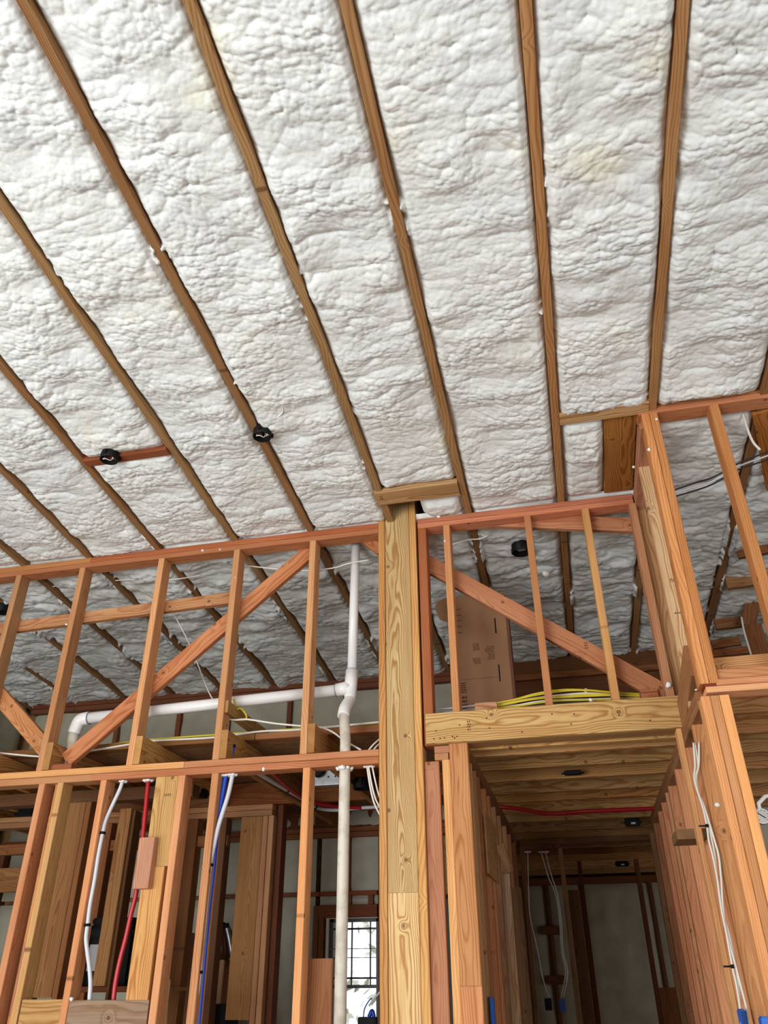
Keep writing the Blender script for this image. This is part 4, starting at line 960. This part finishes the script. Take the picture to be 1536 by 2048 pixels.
# stored cartons further back
def carton(label, x0, x1, y0, y1, z0, z1, mat=CARD):
    o = solid('carton', None, x0, x1, y0, y1, z0, z1, mat, 0.004); tag(o, label, 'box', 'cartons stored in the left room')
    solid('tape', o, (x0 + x1) / 2 - 0.02, (x0 + x1) / 2 + 0.02, y0 - 0.001, y1, z1 - 0.0005, z1 + 0.0008, simple('tape', (150, 110, 76), 0.3))
    return o
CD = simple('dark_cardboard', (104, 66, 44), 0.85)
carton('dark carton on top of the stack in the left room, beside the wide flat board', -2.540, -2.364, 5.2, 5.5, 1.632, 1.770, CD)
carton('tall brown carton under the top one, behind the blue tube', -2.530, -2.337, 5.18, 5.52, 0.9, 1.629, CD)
carton('brown carton between the blue tube and the brown wrapping', -2.350, -2.217, 5.25, 5.55, 0.9, 1.621, CARD)
wpk = blob('wrapped_bundle', tuple(Vector((-2.263, 5.300, 1.676))), 0.085, WRAP, None, (0.75, 0.8, 1.75), 5); tag(wpk, 'shiny brown plastic-wrapped bundle hanging beside the wide board', 'bundle')
blob('foil_patch', tuple(Vector((-2.308, 5.220, 1.666))), 0.03, STEEL, wpk, (1, 0.4, 1.3), 6)
carton('black crate at the bottom of the view, beside the broom handle', -2.201, -2.072, 5.0, 5.2, 0.9, 1.393, BLACK)
hb = tube('broom_handle', [(-2.210, 4.500, 1.513), (-2.184, 4.450, 1.390), (-2.146, 4.400, 1.210)], 0.014, simple('pale_stick', (196, 160, 110), 0.6), None, 12); tag(hb, 'pale wooden broom handle standing right of the wide flat board', 'handle')
pk = tube('metal_pole', [(-2.221, 5.250, 1.805), (-2.189, 5.250, 1.718), (-2.138, 5.250, 1.539)], 0.014, STEEL, None, 12); tag(pk, 'light metal pole leaning behind the wide brown board', 'pole')
tube('pole_cap', [(-2.226, 5.250, 1.819), (-2.217, 5.250, 1.796)], 0.018, BLACK, pk, 12, False)
gb = solid('green_bin', None, -0.721, -0.665, 4.5, 4.8, 0.02, 1.869, GREEN, 0.01); tag(gb, 'dark green bin glimpsed between the post and the hall jamb', 'bin')
solid('lid', gb, -0.727, -0.660, 4.49, 4.81, 1.869, 1.869 + 0.02, BLACK, 0.004)
# pressure gauge at the right edge
gp = Vector((0.735, 3.500, 2.048)); ga = empty('pressure_gauge', tuple(gp)); tag(ga, 'round silver pressure gauge hanging right of the bright studs', 'gauge')
tube('case', [gp + Vector((0, 0, 0)), gp + Vector((0, 0.03, 0))], 0.029, STEEL, ga, 28, False)
tube('dial', [gp + Vector((0, -0.001, 0)), gp + Vector((0, 0.001, 0))], 0.0255, PAPER, ga, 28, False)
tube('needle', [gp + Vector((-0.016, -0.003, 0.012)), gp + Vector((0.010, -0.003, -0.008))], 0.0016, BLACK, ga, 6, False)
for k in range(9):
    a = math.radians(225 - k * 33.75); tube('tick', [gp + Vector((0.019 * math.cos(a), -0.002, 0.019 * math.sin(a))), gp + Vector((0.023 * math.cos(a), -0.002, 0.023 * math.sin(a)))], 0.0009, BLACK, ga, 5, False)
tube('stem', [gp + Vector((0, 0.015, 0.025)), gp + Vector((0.0, 0.015, 0.05)), gp + Vector((0.03, 0.015, 0.075)), gp + Vector((0.06, 0.015, 0.08))], 0.008, CAULK, ga, 12, False)
tube('riser', [gp + Vector((0.06, 0.015, 0.08)), gp + Vector((0.45, 0.015, 0.08))], 0.010, CAULK, ga, 12, False)
# box and leads in front of the window
wbx = solid('electrical_box', None, -1.368, -1.259, 5.3, 5.36, 1.25, 1.320, BLACK, 0.004); tag(wbx, 'dark electrical box with blue wires in front of the window', 'box')
tube('blue_wire', [(-1.332, 5.300, 1.320), (-1.326, 5.300, 1.360), (-1.302, 5.300, 1.398), (-1.281, 5.300, 1.415)], 0.004, BLUE, wbx, 6)
tube('blue_wire', [(-1.299, 5.300, 1.320), (-1.280, 5.300, 1.350), (-1.268, 5.300, 1.320)], 0.012, BLUE, wbx, 6)
cable('white cable slanting from the post edge to the box by the window', [(-1.294, 5.280, 1.376), (-1.264, 5.280, 1.410), (-1.227, 5.280, 1.445), (-1.181, 5.280, 1.481)], 0.006)
# shrub outside the window
SH = simple('blown_out_leaf', (214, 222, 204), 0.7)  # green bleached out, overexposure of the window view put into the colour
rs = random.Random(11); vs, fs = [], []
for k in range(600):
    c = Vector((-2.9 + rs.uniform(-1.4, 1.4), 9.2 + rs.uniform(-.6, .6), 0.2 + rs.uniform(0, 2.6))); u = Vector((rs.uniform(-1, 1), rs.uniform(-1, 1), rs.uniform(-1, 1))).normalized() * 0.07; v = u.orthogonal().normalized() * 0.035
    i = len(vs); vs += [c - u, c + v, c + u, c - v]; fs.append((i, i + 1, i + 2, i + 3))
sh = mesh_obj('shrub_foliage', vs, fs, SH); tag(sh, 'leafy shrub outside the small gridded window', 'shrub', kind='stuff')

def stamp(parent, p, w_, h_, rows_, y_off=-0.001):
    out = []
    for k in range(rows_):
        u = 0.0
        while u < w_ - 0.003:
            l = rr_.uniform(0.004, 0.010); out.append((p[0] + u, p[0] + min(u + l, w_), p[2] - h_ * (k + 0.55) / rows_, p[2] - h_ * k / rows_)); u += l + 0.003
    return bars('ink_stamp', parent, out, p[1] + y_off, INK)
stamp(wr, (0.565, 3.390, 3.051), 0.050, 0.018, 2)
stamp(wr, (0.553, 3.390, 2.888), 0.050, 0.012, 1)
stamp(wfr, (0.167, 3.802, 2.942), 0.016, 0.040, 3)
stamp(hd, (-0.428, 3.682, 2.556), 0.020, 0.050, 4)
stamp(wf, (-1.965, 3.718, 2.308), 0.040, 0.014, 2)
for (p, r_) in (((-1.925, 3.710, 3.676), .008), ((-1.814, 3.710, 3.669), .005), ((-2.727, 3.710, 3.289), .007), ((-1.702, 3.710, 3.474), .004), ((-1.448, 3.720, 2.400), .011), ((-2.277, 3.700, 1.441), .009)):
    blob('foam_dab', p, r_, CAULK, wf)
for (p, r_) in (((0.603, 3.070, 3.712), .006), ((0.541, 3.070, 3.550), .008), ((0.510, 3.400, 3.679), .007), ((0.558, 3.300, 2.512), .007), ((0.545, 3.300, 2.063), .009)):
    blob('foam_dab', p, r_, CAULK, wn)
for (p, r_) in (((-0.491, 3.710, 3.555), .006), ((-0.519, 3.710, 3.718), .012), ((0.511, 3.700, 2.663), .014), ((0.143, 3.860, 2.716), .011), ((0.158, 3.800, 2.649), .010), ((0.025, 3.950, 3.414), .020)):
    blob('foam_dab', p, r_, CAULK, wfr)
